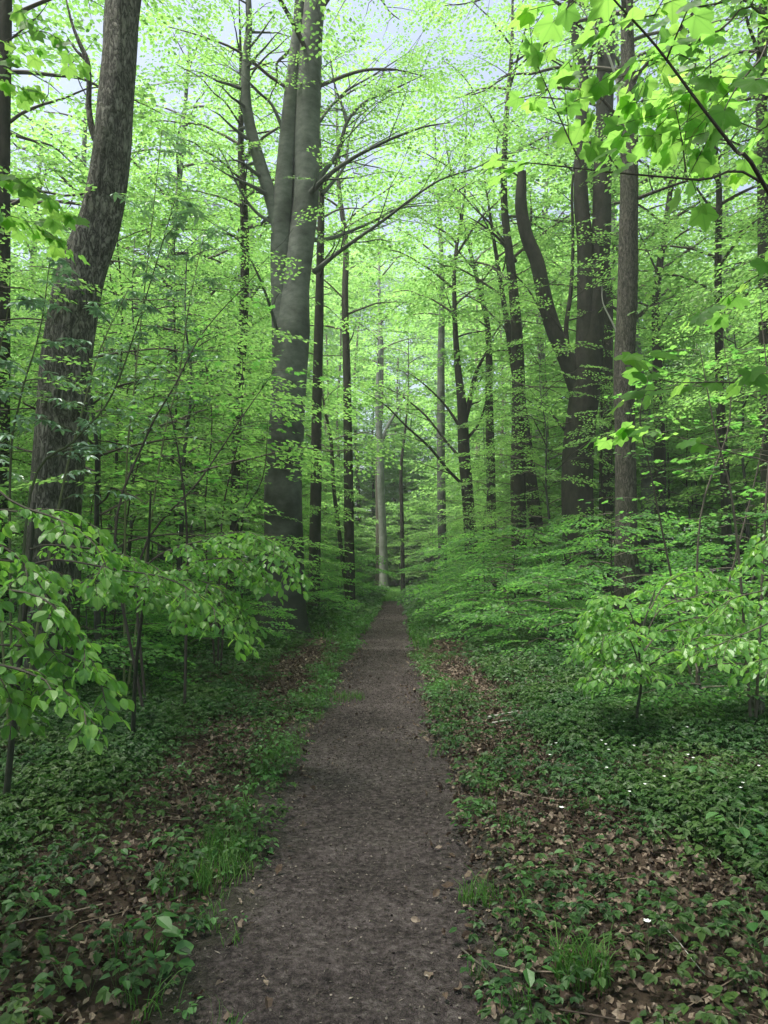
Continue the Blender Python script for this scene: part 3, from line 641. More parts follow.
# ---------------------------------------------------------------- near foliage with full leaves
OV = [leaf_oval(1, .68, c) for c in (.05, .15, .28)]
OVN = [leaf_oval(1, .36, c) for c in (.1, .2, .35)]
MP = [leaf_maple(1)]
def put_leaves(M, items, shapes, rg, mat=0, upn=.35):
    if not items: return
    o = np.array([i[0] for i in items]); a = np.array([i[1] for i in items]); z = np.array([i[2] for i in items])
    up = np.array([0, 0, 1.])+rg.normal(0, upn, (len(items), 3)); ti = rg.randint(0, len(shapes), len(items))
    Rm = frames(a, up)
    for k, sh in enumerate(shapes):
        q = ti == k; place(M, sh[0], sh[1], Rm[q], z[q], o[q], mat)
def leafy(Mt, items, pts, r0, rg, leafL=.07, gap=.035, droop=.5, twigs=0, twigL=.3, start=.2, depth=0, spread=50, twdroop=.35):
    """a leafy shoot: stem tube in Mt, alternate leaves added to items, side shoots"""
    pl, rl = catmull(pts, np.linspace(r0, max(.0012, r0*.25), len(pts)), 4); tube(Mt, pl, rl, 5)
    seg = np.concatenate([[0], np.cumsum(np.linalg.norm(np.diff(pl, axis=0), axis=1))]); tot = seg[-1]
    q = tot*start; k = 0
    while q < tot:
        i = min(np.searchsorted(seg, q), len(pl)-1); d = pl[i]-pl[i-1]; d /= np.linalg.norm(d)+1e-9
        sd = np.cross(d, [0, 0, 1.]); sd /= np.linalg.norm(sd)+1e-6; sg = 1 if k % 2 else -1
        a = d*.6+sd*sg*rg.uniform(.5, 1.0)+np.array([0, 0, -droop*rg.uniform(.3, 1.4)])
        items.append((pl[i]+a/np.linalg.norm(a)*.008, a, leafL*rg.uniform(.45, 1.2)))
        q += gap*rg.uniform(.7, 1.3); k += 1
    items.append((pl[-1], d+np.array([0, 0, -droop*.6]), leafL))
    if twigs and depth < 2:
        for j in range(twigs):
            f = start*.6+(1-start*.6)*(j+.5)/twigs*.95; i = max(1, min(int(f*len(pl)), len(pl)-1)); d = pl[i]-pl[i-1]; d /= np.linalg.norm(d)
            sd = np.cross(d, [0, 0, 1.]); sd /= np.linalg.norm(sd)+1e-6; sg = 1 if j % 2 else -1
            an = R(rg.uniform(spread-18, spread+15)); dv = d*math.cos(an)+sd*sg*math.sin(an); L = twigL*(1.15-.6*f)*rg.uniform(.7, 1.2)
            t = np.linspace(0, 1, 4)[:, None]; b = pl[i]+dv*L*t+np.array([0, 0, -1.])*twdroop*L*t*t
            leafy(Mt, items, b, max(.0015, r0*.4), rg, leafL, gap, droop, twigs//2 if depth < 1 else 0, twigL*.5, .1, depth+1, spread, twdroop)
def leafy_tree(name, label, cat, base, trunk_pts, r0, shoots, rg, mat=None, shapes=None, leafL=.07, gap=.035, droop=.5, twigs=6, twigL=.3, group=None, bark=None, upn=.35, start=.2, twdroop=.35, spread=50):
    """trunk_pts and shoots are world polylines"""
    base = np.array(base, float); root = tag(empty(name, base), label, cat, group)
    Mt = Mesh(); tp, tr = catmull(np.array(trunk_pts)-base, np.linspace(r0, r0*.4, len(trunk_pts)), 5); tube(Mt, tp, tr, 10, 0, .03, .2)
    Mt.build('trunk', bark or BEECH_DK, root, smooth=True)
    for s in shoots:
        opt = s[0] if isinstance(s[0], dict) else {}; s = s[1:] if opt else s
        Mb = Mesh(); it = []
        leafy(Mb, it, np.array(s)-base, opt.get('r', .008), rg, opt.get('L', leafL), opt.get('gap', gap), opt.get('droop', droop), opt.get('twigs', twigs), opt.get('tl', twigL), opt.get('start', start), twdroop=twdroop, spread=spread)
        if opt.get('keep'): it = [i for i in it if rg.rand() < opt['keep']]
        M = Mesh(); put_leaves(M, it, shapes or OV, rg, 0, upn)
        for v, f in zip(Mb.v, Mb.f): M.add(v, f-f.min(), 1)
        ob = M.build('leafy_branch', [mat or LEAF_NEAR, TWIG], root, smooth_mats=[0] if shapes is MP else None)
        tv = [1, 0, 0, 0, 0, 1, 0, 0, 0, 1, 0, 0, 0, 1, 0, 0, 0, 0][:len(MP[0][0])] if shapes is MP else [1]*6+[0]*(len(OV[0][0])-6)
        va = np.zeros(len(ob.data.vertices), dtype=np.float32); va[:len(tv)*len(it)] = np.tile(tv, len(it))
        ob.data.attributes.new('vein', 'FLOAT', 'POINT').data.foreach_set('value', va)
    return root
rg = np.random.RandomState(9)
# drooping beech at the left edge
bx, by = -2.75, 3.3; b0 = (bx, by, gz(bx, by)-.03)
def PD(*a): return [P(x, y, d) for x, y, d in a]
top = (bx+.1, by, 2.9)
leafy_tree('young_beech', 'young beech at the left edge with heavy drooping pale-backed leaves close to the viewer', 'young beech', b0,
    [b0, (bx+.03, by, 1), (bx+.06, by+.02, 2), top], .035,
    [[(bx+.08, by, 2.2)]+PD((-70, 440, 3.2), (10, 500, 3.1), (60, 520, 3.1), (95, 545, 3.05), (112, 582, 3.0)),
     [(bx+.08, by, 2.0)]+PD((-70, 480, 3.3), (0, 510, 3.4), (60, 510, 3.5), (100, 530, 3.6)),
     [(bx+.08, by, 2.0)]+PD((-70, 520, 3.0), (-10, 540, 2.9), (25, 565, 2.9), (48, 600, 2.85), (60, 628, 2.85)),
     [(bx+.06, by, 1.6)]+PD((-60, 600, 2.9), (0, 590, 2.8), (45, 600, 2.8), (75, 630, 2.8), (94, 668, 2.8)),
     [(bx+.06, by, 1.5)]+PD((-60, 630, 3.0), (0, 622, 2.9), (30, 640, 2.9), (50, 670, 2.9)),
     [(bx+.05, by, 1.4)]+PD((-60, 650, 3.0), (0, 645, 2.9), (50, 650, 2.9), (90, 668, 2.85), (108, 695, 2.85)),
     [(bx+.05, by, 1.3)]+PD((-60, 665, 2.8), (0, 665, 2.7), (45, 680, 2.7), (75, 700, 2.7), (92, 722, 2.7)),
     [(bx+.05, by, 1.3)]+PD((-80, 670, 2.9), (-20, 668, 2.8), (10, 685, 2.8), (24, 705, 2.8)),
     [(bx+.05, by, 1.7)]+PD((-60, 560, 3.4), (0, 560, 3.5), (50, 570, 3.7), (95, 590, 3.8))],
    rg, leafL=.057, gap=.027, droop=.4, twigs=6, twigL=.17, spread=45, twdroop=.25, upn=.5)
# the beech behind it, reaching towards the twin-stemmed beech
bx, by = -2.35, 4.7; b0 = (bx, by, gz(bx, by)-.03)
leafy_tree('young_beech', 'low young beech reaching right with silvery green leaf tips in front of the dark hollow', 'young beech', b0,
    [b0, (bx+.05, by, .8), (bx+.1, by, 1.5), (bx+.1, by+.05, 2.0)], .022,
    [[(bx+.1, by, 1.6)]+PD((60, 560, 4.6), (120, 570, 4.4), (165, 578, 4.3), (205, 600, 4.25), (238, 640, 4.2)),
     [(bx+.1, by, 1.5)]+PD((50, 580, 4.6), (110, 585, 4.5), (160, 590, 4.4), (190, 612, 4.4)),
     [(bx+.1, by, 1.7)]+PD((50, 545, 4.8), (100, 550, 4.9), (140, 560, 4.9), (170, 575, 4.9))],
    rg, leafL=.058, gap=.034, droop=.4, twigs=9, twigL=.24, start=.35, upn=.5)
bx, by = -2.1, 6.3; b0 = (bx, by, gz(bx, by)-.03)
leafy_tree('young_beech', 'small young beech with light green leaves spread before the foot of the twin-stemmed beech', 'young beech', b0,
    [b0, (bx+.05, by-.1, .8), (bx+.15, by-.2, 1.5), (bx+.2, by-.3, 2.2)], .02,
    [[(bx+.15, by-.2, 1.6)]+PD((165, 552, 5.8), (205, 540, 5.6), (245, 532, 5.5), (275, 545, 5.4), (294, 575, 5.4)),
     [(bx+.1, by-.1, 1.4)]+PD((170, 575, 5.8), (205, 560, 5.6), (240, 560, 5.5), (265, 575, 5.5)),
     [(bx+.1, by-.1, 1.3)]+PD((165, 585, 5.6), (195, 580, 5.5), (220, 590, 5.4), (240, 610, 5.4))],
    rg, leafL=.062, gap=.036, droop=.4, twigs=10, twigL=.32, start=.3, upn=.5)
# small beech on the right
bx = P(640, 700, 6.6)[0]; by = 6.6; b0 = (bx, by, gz(bx, by)-.03)
leafy_tree('young_beech', 'knee-high young beech with layered bright leaves in the herbs right of the path', 'young beech', b0,
    [b0, tuple(P(637, 715, 6.60)), tuple(P(641, 685, 6.60)), tuple(P(640, 640, 6.60)), tuple(P(655, 590, 6.73))], .016,
    [PD((641, 672, 6.60), (630, 640, 6.48), (612, 632, 6.35), (596, 645, 6.35)),
     PD((641, 650, 6.60), (630, 612, 6.60), (612, 598, 6.60), (600, 612, 6.60)),
     PD((641, 645, 6.60), (660, 610, 6.60), (690, 598, 6.60), (725, 590, 6.60), (745, 600, 6.60)),
     PD((641, 672, 6.60), (675, 648, 6.35), (710, 635, 6.22), (750, 640, 6.10), (775, 655, 6.10)),
     PD((641, 655, 6.60), (665, 628, 6.86), (700, 618, 6.86), (740, 620, 6.86)),
     PD((650, 610, 6.73), (665, 585, 6.86), (690, 572, 6.99), (715, 575, 6.99)),
     PD((641, 680, 6.60), (630, 662, 6.35), (618, 660, 6.22), (606, 672, 6.10)),
     PD((641, 640, 6.60), (625, 625, 6.86), (608, 622, 6.99), (590, 635, 6.99))],
    rg, leafL=.074, gap=.042, droop=.4, twigs=8, twigL=.34, start=.25)
bx, by = 2.9, 4.6; b0 = (bx, by, gz(bx, by)-.03)
leafy_tree('young_beech', 'young beech cut by the right edge, its leaf layers overlapping those of the knee-high one', 'young beech', b0,
    [b0, (bx, by, .8), (bx-.02, by, 1.5), (bx, by, 2.1)], .02,
    [[(bx, by, 1.4)]+PD((800, 575, 4.6), (765, 590, 4.6), (730, 600, 4.6), (700, 625, 4.6)),
     [(bx, by, 1.2)]+PD((800, 610, 4.6), (765, 625, 4.5), (730, 640, 4.5), (705, 650, 4.5)),
     [(bx, by, 1.6)]+PD((810, 530, 4.6), (785, 530, 4.6), (768, 540, 4.6), (758, 555, 4.6)),
     [(bx, by, 1.1)]+PD((810, 650, 4.4), (780, 655, 4.4), (755, 662, 4.4))],
    rg, leafL=.056, gap=.036, droop=.5, twigs=6, twigL=.26, start=.2)

# maples: bare crossing shoots with broad leaves near the top corners
def maple(name, label, base, trunk_pts, r0, shoots, rg, leafL=.12, gap=.1, twigs=4, twigL=.35, **k):
    return leafy_tree(name, label, 'young maple', base, trunk_pts, r0, shoots, rg, mat=LEAF_MAPLE, shapes=MP, leafL=leafL, gap=gap, droop=k.get('droop', .7), twigs=twigs, twigL=twigL, upn=k.get('upn', .3), start=k.get('start', .3), twdroop=k.get('twdroop', .1), spread=55)
bx, by = 2.35, 3.4; b0 = (bx, by, gz(bx, by)-.03)
maple('young_maple', 'maple with broad backlit leaves and long bare shoots crossing the upper right corner', b0,
    [b0, (bx+.05, by, 1.2), (bx, by, 2.4), (bx-.05, by, 3.4), (bx-.2, by+.1, 4.4), (bx-.3, by+.1, 5.2)], .03,
    [[{'r': .009, 'start': .85, 'twigs': 2}, (bx, by, 2.2)]+PD((768, 192, 2.6), (735, 150, 2.55), (700, 105, 2.5), (655, 45, 2.45), (610, -5, 2.4), (570, -60, 2.4)),
     [{'r': .006, 'start': .8, 'twigs': 2, 'tl': .22, 'L': .10}, (bx-.1, by-.5, 2.4)]+PD((768, 186, 2.7), (700, 180, 2.65), (620, 173, 2.6), (540, 164, 2.6), (497, 160, 2.6)),
     [{'r': .004, 'start': .1, 'twigs': 3, 'tl': .22, 'gap': .12, 'L': .10}]+PD((582, 166, 3.0), (565, 130, 3.0), (548, 90, 3.0), (535, 60, 3.0), (528, 40, 3.0)),
     [{'r': .004, 'start': .2, 'twigs': 4}]+PD((686, 172, 3.1), (680, 130, 3.1), (670, 85, 3.1)),
     [{'r': .007, 'twigs': 4}, (bx-.02, by, 3.2)]+PD((768, 20, 3.2), (720, 30, 3.1), (680, 50, 3.0), (640, 70, 3.0), (610, 80, 3.0)),
     [{'r': .007, 'twigs': 4}, (bx-.02, by, 3.2)]+PD((770, 60, 3.4), (740, 75, 3.3), (700, 95, 3.2), (665, 110, 3.2)),
     [{'r': .007, 'twigs': 4}, (bx-.05, by, 3.5)]+PD((770, -20, 3.2), (730, 0, 3.1), (680, 10, 3.0), (630, 20, 2.9), (590, 30, 2.9)),
     [{'r': .007, 'twigs': 4}, (bx-.05, by, 3.4)]+PD((790, 30, 2.9), (760, 60, 2.8), (735, 90, 2.7), (715, 130, 2.7)),
     [{'r': .006, 'twigs': 4, 'start': .4}, (bx, by, 2.6)]+PD((790, 130, 3.4), (760, 130, 3.5), (720, 110, 3.6), (690, 70, 3.7)),
     [{'r': .006, 'start': .6, 'twigs': 3}, (bx+.02, by, 1.9)]+PD((800, 380, 3.2), (760, 383, 3.2), (715, 382, 3.2), (672, 382, 3.2), (640, 372, 3.2)),
     [{'r': .005, 'start': .5, 'twigs': 3}, (bx+.02, by, 2.1)]+PD((800, 260, 3.6), (768, 270, 3.6), (735, 290, 3.7), (700, 320, 3.8)),
     [{'r': .005, 'start': .7, 'twigs': 2}, (bx+.02, by, 1.6)]+PD((780, 470, 3.6), (740, 455, 3.8), (690, 440, 4.0), (655, 430, 4.0), (628, 428, 4.0))],
    rg, leafL=.135, gap=.15, twigL=.45, upn=.4)
bx, by = -2.9, 4.4; b0 = (bx, by, gz(bx, by)-.03)
maple('young_maple', 'maple beside the left edge with a few yellow-green leaves hanging by the furrowed tree', b0,
    [b0, (bx, by, 1.5), (bx+.05, by, 3), (bx+.1, by, 4.4), (bx+.2, by, 5.4)], .03,
    [[{'r': .005, 'twigs': 3, 'start': .4}, (bx+.07, by, 3.6)]+PD((-20, 70, 4.2), (20, 35, 4.1), (45, 32, 4.0), (62, 42, 4.0)),
     [{'r': .005, 'twigs': 4, 'start': .2}, (bx+.07, by, 3.4)]+PD((-30, 110, 4.2), (0, 80, 4.1), (15, 60, 4.0)),
     [{'r': .005, 'twigs': 5, 'start': .1}, (bx+.05, by, 3.0)]+PD((-40, 190, 4.2), (0, 175, 4.1), (30, 185, 4.0), (60, 205, 4.0)),
     [{'r': .005, 'twigs': 5, 'start': .1}, (bx+.05, by, 2.9)]+PD((-40, 230, 4.4), (0, 215, 4.4), (35, 225, 4.5), (60, 240, 4.5))],
    rg, leafL=.12, gap=.08, twigL=.28)
# whorled leaves, pale with painted sky sheen, in front of the furrowed trunk
def whorl_leaves(items, p, rg, L):
    n = rg.randint(5, 8); a0 = rg.uniform(0, 6.28)
    for k in range(n):
        a = a0+k*6.28/n+rg.uniform(-.2, .2); items.append((p, np.array([math.cos(a), math.sin(a), rg.uniform(-.35, .05)]), L*rg.uniform(.7, 1.1)))
def whorl_sapling(label, base, stems, rg, L=.085, nst=16, mat=None, spread=.55):
    root = tag(empty('sapling', base), label, 'sapling', 'thin saplings under the big trees on the left')
    base = np.array(base)
    for s in stems:
        s = np.array(s)-base; Mb = Mesh(); pl, rl = catmull(s, np.linspace(.014, .004, len(s)), 5); tube(Mb, pl, rl, 6)
        it = []
        for k in range(nst):
            f = .25+.75*(k+rg.rand())/nst; i = min(int(f*len(pl)), len(pl)-1); a = rg.uniform(0, 6.28); l = spread*rg.uniform(.4, 1.1)*(1.2-.6*f)
            t = np.linspace(0, 1, 5)[:, None]; b = pl[i]+t*l*np.array([math.cos(a), math.sin(a), .35])+t*t*np.array([0, 0, -.18*l]); tube(Mb, b, np.linspace(.004, .0015, 5), 4)
            for g in (.45, .7, .85, 1.0):
                q = b[min(4, int(g*4))]; whorl_leaves(it, q+rg.normal(0, .02, 3), rg, L)
        M = Mesh(); put_leaves(M, it, OVN, rg, 0, .25)
        for v, f in zip(Mb.v, Mb.f): M.add(v, f-f.min(), 1)
        M.build('leafy_stem', [mat or LEAF_PALE, TWIG_GR], root)
    return root
def G(px, d): x = (px-384)/FPX*d; return np.array([x, d, gz(x, d)-.03])
whorl_sapling('sapling with whorls of leaves coloured with pale sky sheen spread before the furrowed trunk', G(22, 6.4),
    [[G(22, 6.4), P(30, 495, 6.4), P(75, 440, 6.3), P(112, 395, 6.2), P(145, 300, 6.1), P(175, 200, 6.0)],
     [G(20, 6.5), P(10, 480, 6.4), P(20, 400, 6.3), P(40, 330, 6.3), P(50, 260, 6.3)],
     [G(18, 6.3), P(-10, 460, 6.2), P(-5, 380, 6.1), P(10, 300, 6.0)],
     [G(24, 6.5), P(60, 500, 6.6), P(80, 420, 6.8), P(100, 350, 6.9), P(128, 290, 7)]], rg, .095, 15)
whorl_sapling('upright sapling with whorled leaves coloured with pale sky sheen in the gap right of the furrowed trunk', G(128, 8.5),
    [[G(128, 8.5), P(126, 480, 8.5), P(133, 400, 8.5), P(140, 330, 8.5), P(150, 240, 8.4), P(162, 130, 8.3)],
     [G(130, 8.6), P(160, 460, 8.7), P(178, 380, 8.8), P(190, 300, 8.9), P(205, 230, 9)]], rg, .10, 18, LEAF_PALE, .8)
def stems_sapling(label, base, stems, rg, L, nst, spread):
    return whorl_sapling(label, base, stems, rg, L, nst, LEAF_LOW, spread)
# maples of the thicket on the left: crossing thin stems, star leaves in level layers
def layered_maple(label, px, d, stems, rg, leafL=.10, n=11, arm=.7):
    base = G(px, d); root = tag(empty('young_maple', base), label, 'young maple', 'thin maples filling the thicket between the two big left trees')
    for s in stems:
        s = np.array(s)-base; Mb = Mesh(); pl, rl = catmull(s, np.linspace(.016, .004, len(s)), 5); tube(Mb, pl, rl, 6); it = []
        for k in range(n):
            f = .3+.7*(k+rg.rand())/n; i = min(int(f*len(pl)), len(pl)-1); a = rg.uniform(0, 6.28); l = arm*rg.uniform(.5, 1.1)
            t = np.linspace(0, 1, 5)[:, None]; b = pl[i]+t*l*np.array([math.cos(a), math.sin(a), .25])+t*t*np.array([0, 0, -.2*l]); tube(Mb, b, np.linspace(.004, .0015, 5), 4)
            for g in np.arange(.2, 1.01, .1):
                q = b[min(4, int(round(g*4)))]+rg.normal(0, .025, 3); a2 = a+rg.uniform(-1.6, 1.6); it.append((q, np.array([math.cos(a2), math.sin(a2), rg.uniform(-.35, 0)]), leafL*rg.uniform(.5, 1.1)))
        M = Mesh(); put_leaves(M, it, MP, rg, 0, .18)
        for v, f in zip(Mb.v, Mb.f): M.add(v, f-f.min(), 1)
        M.build('leafy_stem', [LEAF_LOW, TWIG], root)
    return root
layered_maple('maple with two straight crossing stems between the furrowed trunk and the twin-stemmed beech', 188, 7.6,
    [[G(188, 7.6), P(187, 540, 7.6), P(181, 470, 7.6), P(172, 420, 7.6), P(165, 395, 7.6)],
     [G(150, 7.4), P(115, 540, 7.4), P(145, 440, 7.5), P(175, 385, 7.5), P(205, 330, 7.6), P(260, 270, 7.7)],
     [G(150, 7.8), P(140, 560, 7.8), P(200, 480, 7.9), P(240, 420, 8.0), P(275, 370, 8.1)]], rg, n=12)
layered_maple('maple with dark whip-like stems rising in front of the mottled trunk', 220, 10.5,
    [[G(220, 10.5), P(222, 520, 10.5), P(240, 430, 10.5), P(243, 350, 10.5)], [G(218, 10.5), P(205, 520, 10.4), P(212, 420, 10.3), P(200, 330, 10.3)],
     [G(222, 10.5), P(232, 540, 10.5), P(262, 480, 10.6), P(268, 420, 10.6)]], rg, .11, 12, .9)
layered_maple('maple bush low in the shade behind the furrowed trunk', 110, 11.5,
    [[G(110, 11.5), P(100, 480, 11.5), P(102, 400, 11.5), P(105, 300, 11.5)], [G(112, 11.6), P(130, 500, 11.6), P(150, 420, 11.6), P(160, 340, 11.6)], [G(108, 11.4), P(90, 540, 11.4), P(98, 470, 11.3)]], rg, .11, 14, 1.0)
layered_maple('maple with crossing whips in the thicket right of the straight grey-brown trunk', 690, 8.8,
    [[G(690, 8.8), P(668, 560, 8.8), P(650, 470, 8.7), P(640, 420, 8.6), P(648, 380, 8.5)], [G(692, 8.8), P(700, 520, 8.8), P(730, 420, 8.8), P(722, 330, 8.8)], [G(694, 8.9), P(740, 540, 9), P(765, 430, 9), P(770, 330, 9)]], rg, .10, 11, .8)
layered_maple('maple sapling beside the right edge below the bent thin trunk', 745, 6.8,
    [[G(745, 6.8), P(735, 520, 6.8), P(715, 430, 6.8), P(700, 350, 6.8)], [G(748, 6.8), P(765, 520, 6.8), P(770, 420, 6.8), P(760, 300, 6.8)]], rg, .11, 9, .7)

# ---------------------------------------------------------------- the forest floor
def density(x, y):
    """(herb, litter, weed strip) amounts at a point of the floor"""
    s = x-pathx(y); a = abs(s)-half(y, -1 if s < 0 else 1)
    n = mnoise.noise(Vector((x*1.1, y*.8, 2))); n2 = mnoise.noise(Vector((x*2.7, y*2.3, 7)))
    if a < -.02: return 0, 0, (.5*max(0, n2-.08)*max(0, 1+a/.16) if a > -.16 else 0)
    if s < 0:
        weed = max(0, 1-abs(a-.22)/.30)*(1 if y > 3.3 else .35)*(.55+1.2*n2)
        c = .62 if y > 4 else .75; wd = .33 if y > 4 else .62
        lit = max(0, 1-(abs(a-c)/wd)**2)
        herb = min(1, max(0, (a-(.85 if y > 4 else .75))/.5))*(.95 if y > 4.2 else .6)+.25*max(0, n)
    else:
        weed = max(0, 1-abs(a-.12)/.22)*(.45+1.2*n2)*(1 if y > 3.8 else .5)
        edge = .75 if y > 5 else .75+(5-y)*.28
        lit = max(0, min(1, 1.15-max(0, a-edge)/.35))
        herb = min(1, max(0, (a-edge+.05)/.45))+.3*max(0, n)
        if a < edge: herb = herb*.6+.35*max(0, n2+.1)
    if y > 15: lit *= max(.25, 1-(y-15)/16); weed += max(0, (y-15)/12)*(a < 1.3)
    herb *= .75+.9*n
    if lit > .3 and y < 7: herb *= .8
    return max(0, herb), max(0, lit), max(0, weed)
def scatter(rg, n, y0, y1, xm, pick):
    out = []
    ys = np.sqrt(rg.uniform(y0*y0, y1*y1, n)) if True else None
    xs = rg.uniform(-1, 1, n)*xm(ys)
    for x, y in zip(xs, ys):
        h, l, wd = density(x, y); p = pick(h, l, wd)
        if rg.rand() < p: out.append((x, y, gz(x, y)))
    return np.array(out) if out else np.zeros((0, 3))
def herb_tmpl(rg, nl=4, h=.12, L=.045, three=True, W=.62, hexa=True):
    parts = []
    for k in range(nl):
        a = k*6.28/nl+rg.uniform(-.5, .5); r = h*rg.uniform(.25, .6); z = h*rg.uniform(.75, 1.15)
        for j in ((-1, 0, 1) if three else (0,)):
            b = a+j*.85; l = L*(1 if j == 0 else .85)*rg.uniform(.8, 1.2)
            v, f = (leaf_hex if hexa else leaf_quad)(l, l*W); ax = np.array([[math.cos(b), math.sin(b), rg.uniform(-.45, .05)]])
            Rm = frames(ax, np.array([[0, 0, 1.]])+rg.normal(0, .15, (1, 3)))[0]
            parts.append((v@Rm.T+np.array([math.cos(a)*r, math.sin(a)*r, z]), f))
        st = np.array([[0, 0, 0], [.002, 0, 0], [math.cos(a)*r+.001, math.sin(a)*r, z], [math.cos(a)*r, math.sin(a)*r, z]]); parts.append((st, np.array([[0, 1, 2, 3]])))
    return join(parts)
def put_tmpl(M, T, pts, sc, rg, mat=0, tilt=.12):
    if len(pts) == 0: return
    K = len(pts); a = rg.uniform(0, 6.28, K); ax = np.stack([np.cos(a), np.sin(a), rg.normal(0, tilt, K)], -1)
    Rm = frames(ax, np.tile([0, 0, 1.], (K, 1))+rg.normal(0, tilt, (K, 3))); ti = rg.randint(0, len(T), K); sc = np.broadcast_to(sc, (K,))
    for k in range(len(T)):
        q = ti == k; place(M, T[k][0], T[k][1], Rm[q], sc[q], pts[q], mat)
rf = np.random.RandomState(2024)
HT = [herb_tmpl(rf, n, h, L) for n, h, L in ((3, .12, .05), (4, .16, .05), (4, .10, .042), (3, .18, .06))]
HT2 = [herb_tmpl(rf, n, h, L, False, .7) for n, h, L in ((4, .06, .045), (5, .09, .04), (6, .07, .035), (4, .12, .055))]
HF = [herb_tmpl(rf, 5, .16, .085, False, .75, False) for _ in range(3)]
xm = lambda y: .60*y+1.5
xall = lambda y: .60*y+1
# fallen leaves
M = Mesh(); pts = scatter(rf, 200000, 2.2, 14, xm, lambda h, l, wd: min(1, l*.9+.06+.1*(h > 0)) if (h+l+wd) > 0 else .0)
lt = []
for k in range(6):
    v, f = leaf_oval(.040, .025, rf.uniform(-.5, .5)); v = v.copy(); v[:, 2] += rf.uniform(-.6, 1.6)*22*(v[:, 0]**2)+.003*np.sin(v[:, 1]*300+rf.uniform(0, 6)); lt.append((v, f))
onp = []
for k in range(420):
    y = math.sqrt(rf.uniform(6, 200)); sg = rf.choice([-1, 1]); x = pathx(y)+sg*half(y, sg)*(1-abs(rf.normal(0, .28))); onp.append((x, y, gz(x, y)+.014))
pts = np.vstack([pts, onp])
pts[:, 2] += rf.uniform(.004, .03, len(pts)); put_tmpl(M, lt, pts, rf.uniform(.45, 1.5, len(pts)), rf, 0, .55)
lf = [leaf_quad(.085, .06)]; p2 = scatter(rf, 26000, 14, 34, xall, lambda h, l, wd: min(1, l*.9+.05) if (h+l+wd) > 0 else 0); p2[:, 2] += .02; put_tmpl(M, lf, p2, rf.uniform(.8, 1.6, len(p2)), rf, 0, .35)
for k in range(700):
    y = math.sqrt(rf.uniform(6, 150)); x = rf.uniform(-1, 1)*xm(y)
    if density(x, y)[1] < .1: continue
    a = rf.uniform(0, 6.28); L_ = rf.uniform(.06, .35); t = np.linspace(-1, 1, 4); z = gz(x, y)+.03
    tube(M, np.stack([x+math.cos(a)*L_*t, y+math.sin(a)*L_*t, z+rf.normal(0, .008, 4)], -1)+rf.normal(0, .04*L_, (4, 3)), rf.uniform(.0015, .0045)*np.array([1, .9, .8, .5]), 4)
tag(M.build('leaf_litter', LITTER), 'brown fallen beech leaves lying in bands along both sides of the path', 'fallen leaves', kind='stuff')
nlit = len(pts)+len(p2)
CRUMB = plain_mat('earth_crumb', [(0, (.012, .009, .008)), (.55, (.05, .04, .035)), (.85, (.11, .095, .088)), (1, (.26, .22, .19))], .9, .2)
# crumbs, leaf bits and grit trodden into the path
M = Mesh(); n = 60000; ys = np.sqrt(rf.uniform(2.2**2, 14**2, n)); pp = []
for y in ys:
    s = rf.uniform(-.68, .68)
    x = pathx(y)+s; pp.append((x, y, gz(x, y)+.020+.014*mnoise.noise(Vector((x*5, y*5, 1)))))
pp = np.array(pp); cr = [leaf_quad(.018, .010), leaf_quad(.012, .011), leaf_quad(.030, .005)]
pf_ = []
for k in range(42000):
    y = 12+20.5*rf.rand()**.8; s = rf.uniform(-.66, .66); x = pathx(y)+s; pf_.append((x, y, gz(x, y)+.020+.014*mnoise.noise(Vector((x*5, y*5, 1)))))
put_tmpl(M, cr, np.array(pf_), rf.uniform(.6, 1.6, len(pf_)), rf, 0, .5)
put_tmpl(M, cr, pp, rf.uniform(.3, 1.2, len(pp))**1.3, rf, 0, .5)
tag(M.build('path_debris', CRUMB), 'tiny leaf scraps and bud scales scattered over the trodden dirt path', 'leaf scraps', kind='stuff')
# herbs
M = Mesh(); pts = scatter(rf, 75000, 2.3, 9, xm, lambda h, l, wd: min(1, h*.62+.03*(l > 0))); put_tmpl(M, HT, pts, rf.uniform(.4, 1.05, len(pts)), rf)
n1 = len(pts); pts = scatter(rf, 36000, 2.3, 9, xm, lambda h, l, wd: min(1, h*.35+.05*(l > 0))); put_tmpl(M, HT2, pts, rf.uniform(.4, 1.1, len(pts)), rf)
pts = scatter(rf, 42000, 9, 20, xall, lambda h, l, wd: min(1, h*.8+.15*wd)); put_tmpl(M, HT, pts, rf.uniform(.6, 1.5, len(pts)), rf); n2 = len(pts)
pts = scatter(rf, 36000, 20, 44, xall, lambda h, l, wd: min(1, h*.9+.5*wd)); put_tmpl(M, HF, pts, rf.uniform(1.0, 2.4, len(pts)), rf); n3 = len(pts)
tag(M.build('ground_cover', HERB), 'dense dark green woodland herbs covering the floor away from the path', 'ground cover', kind='stuff')
# lighter weeds along the verge
M = Mesh(); pts = scatter(rf, 36000, 2.4, 13, xm, lambda h, l, wd: min(1, wd*.8+.035*h)); put_tmpl(M, HT2, pts, rf.uniform(.45, 1.05, len(pts)), rf)
pts = scatter(rf, 16000, 13, 32, lambda y: 2.6+0*y, lambda h, l, wd: min(1, wd*.6)); put_tmpl(M, HT2, pts, rf.uniform(1, 1.9, len(pts)), rf); n4 = len(pts)
tag(M.build('verge_weeds', HERB_LT), 'low pale green weeds growing in broken strips beside the path', 'weeds', kind='stuff')
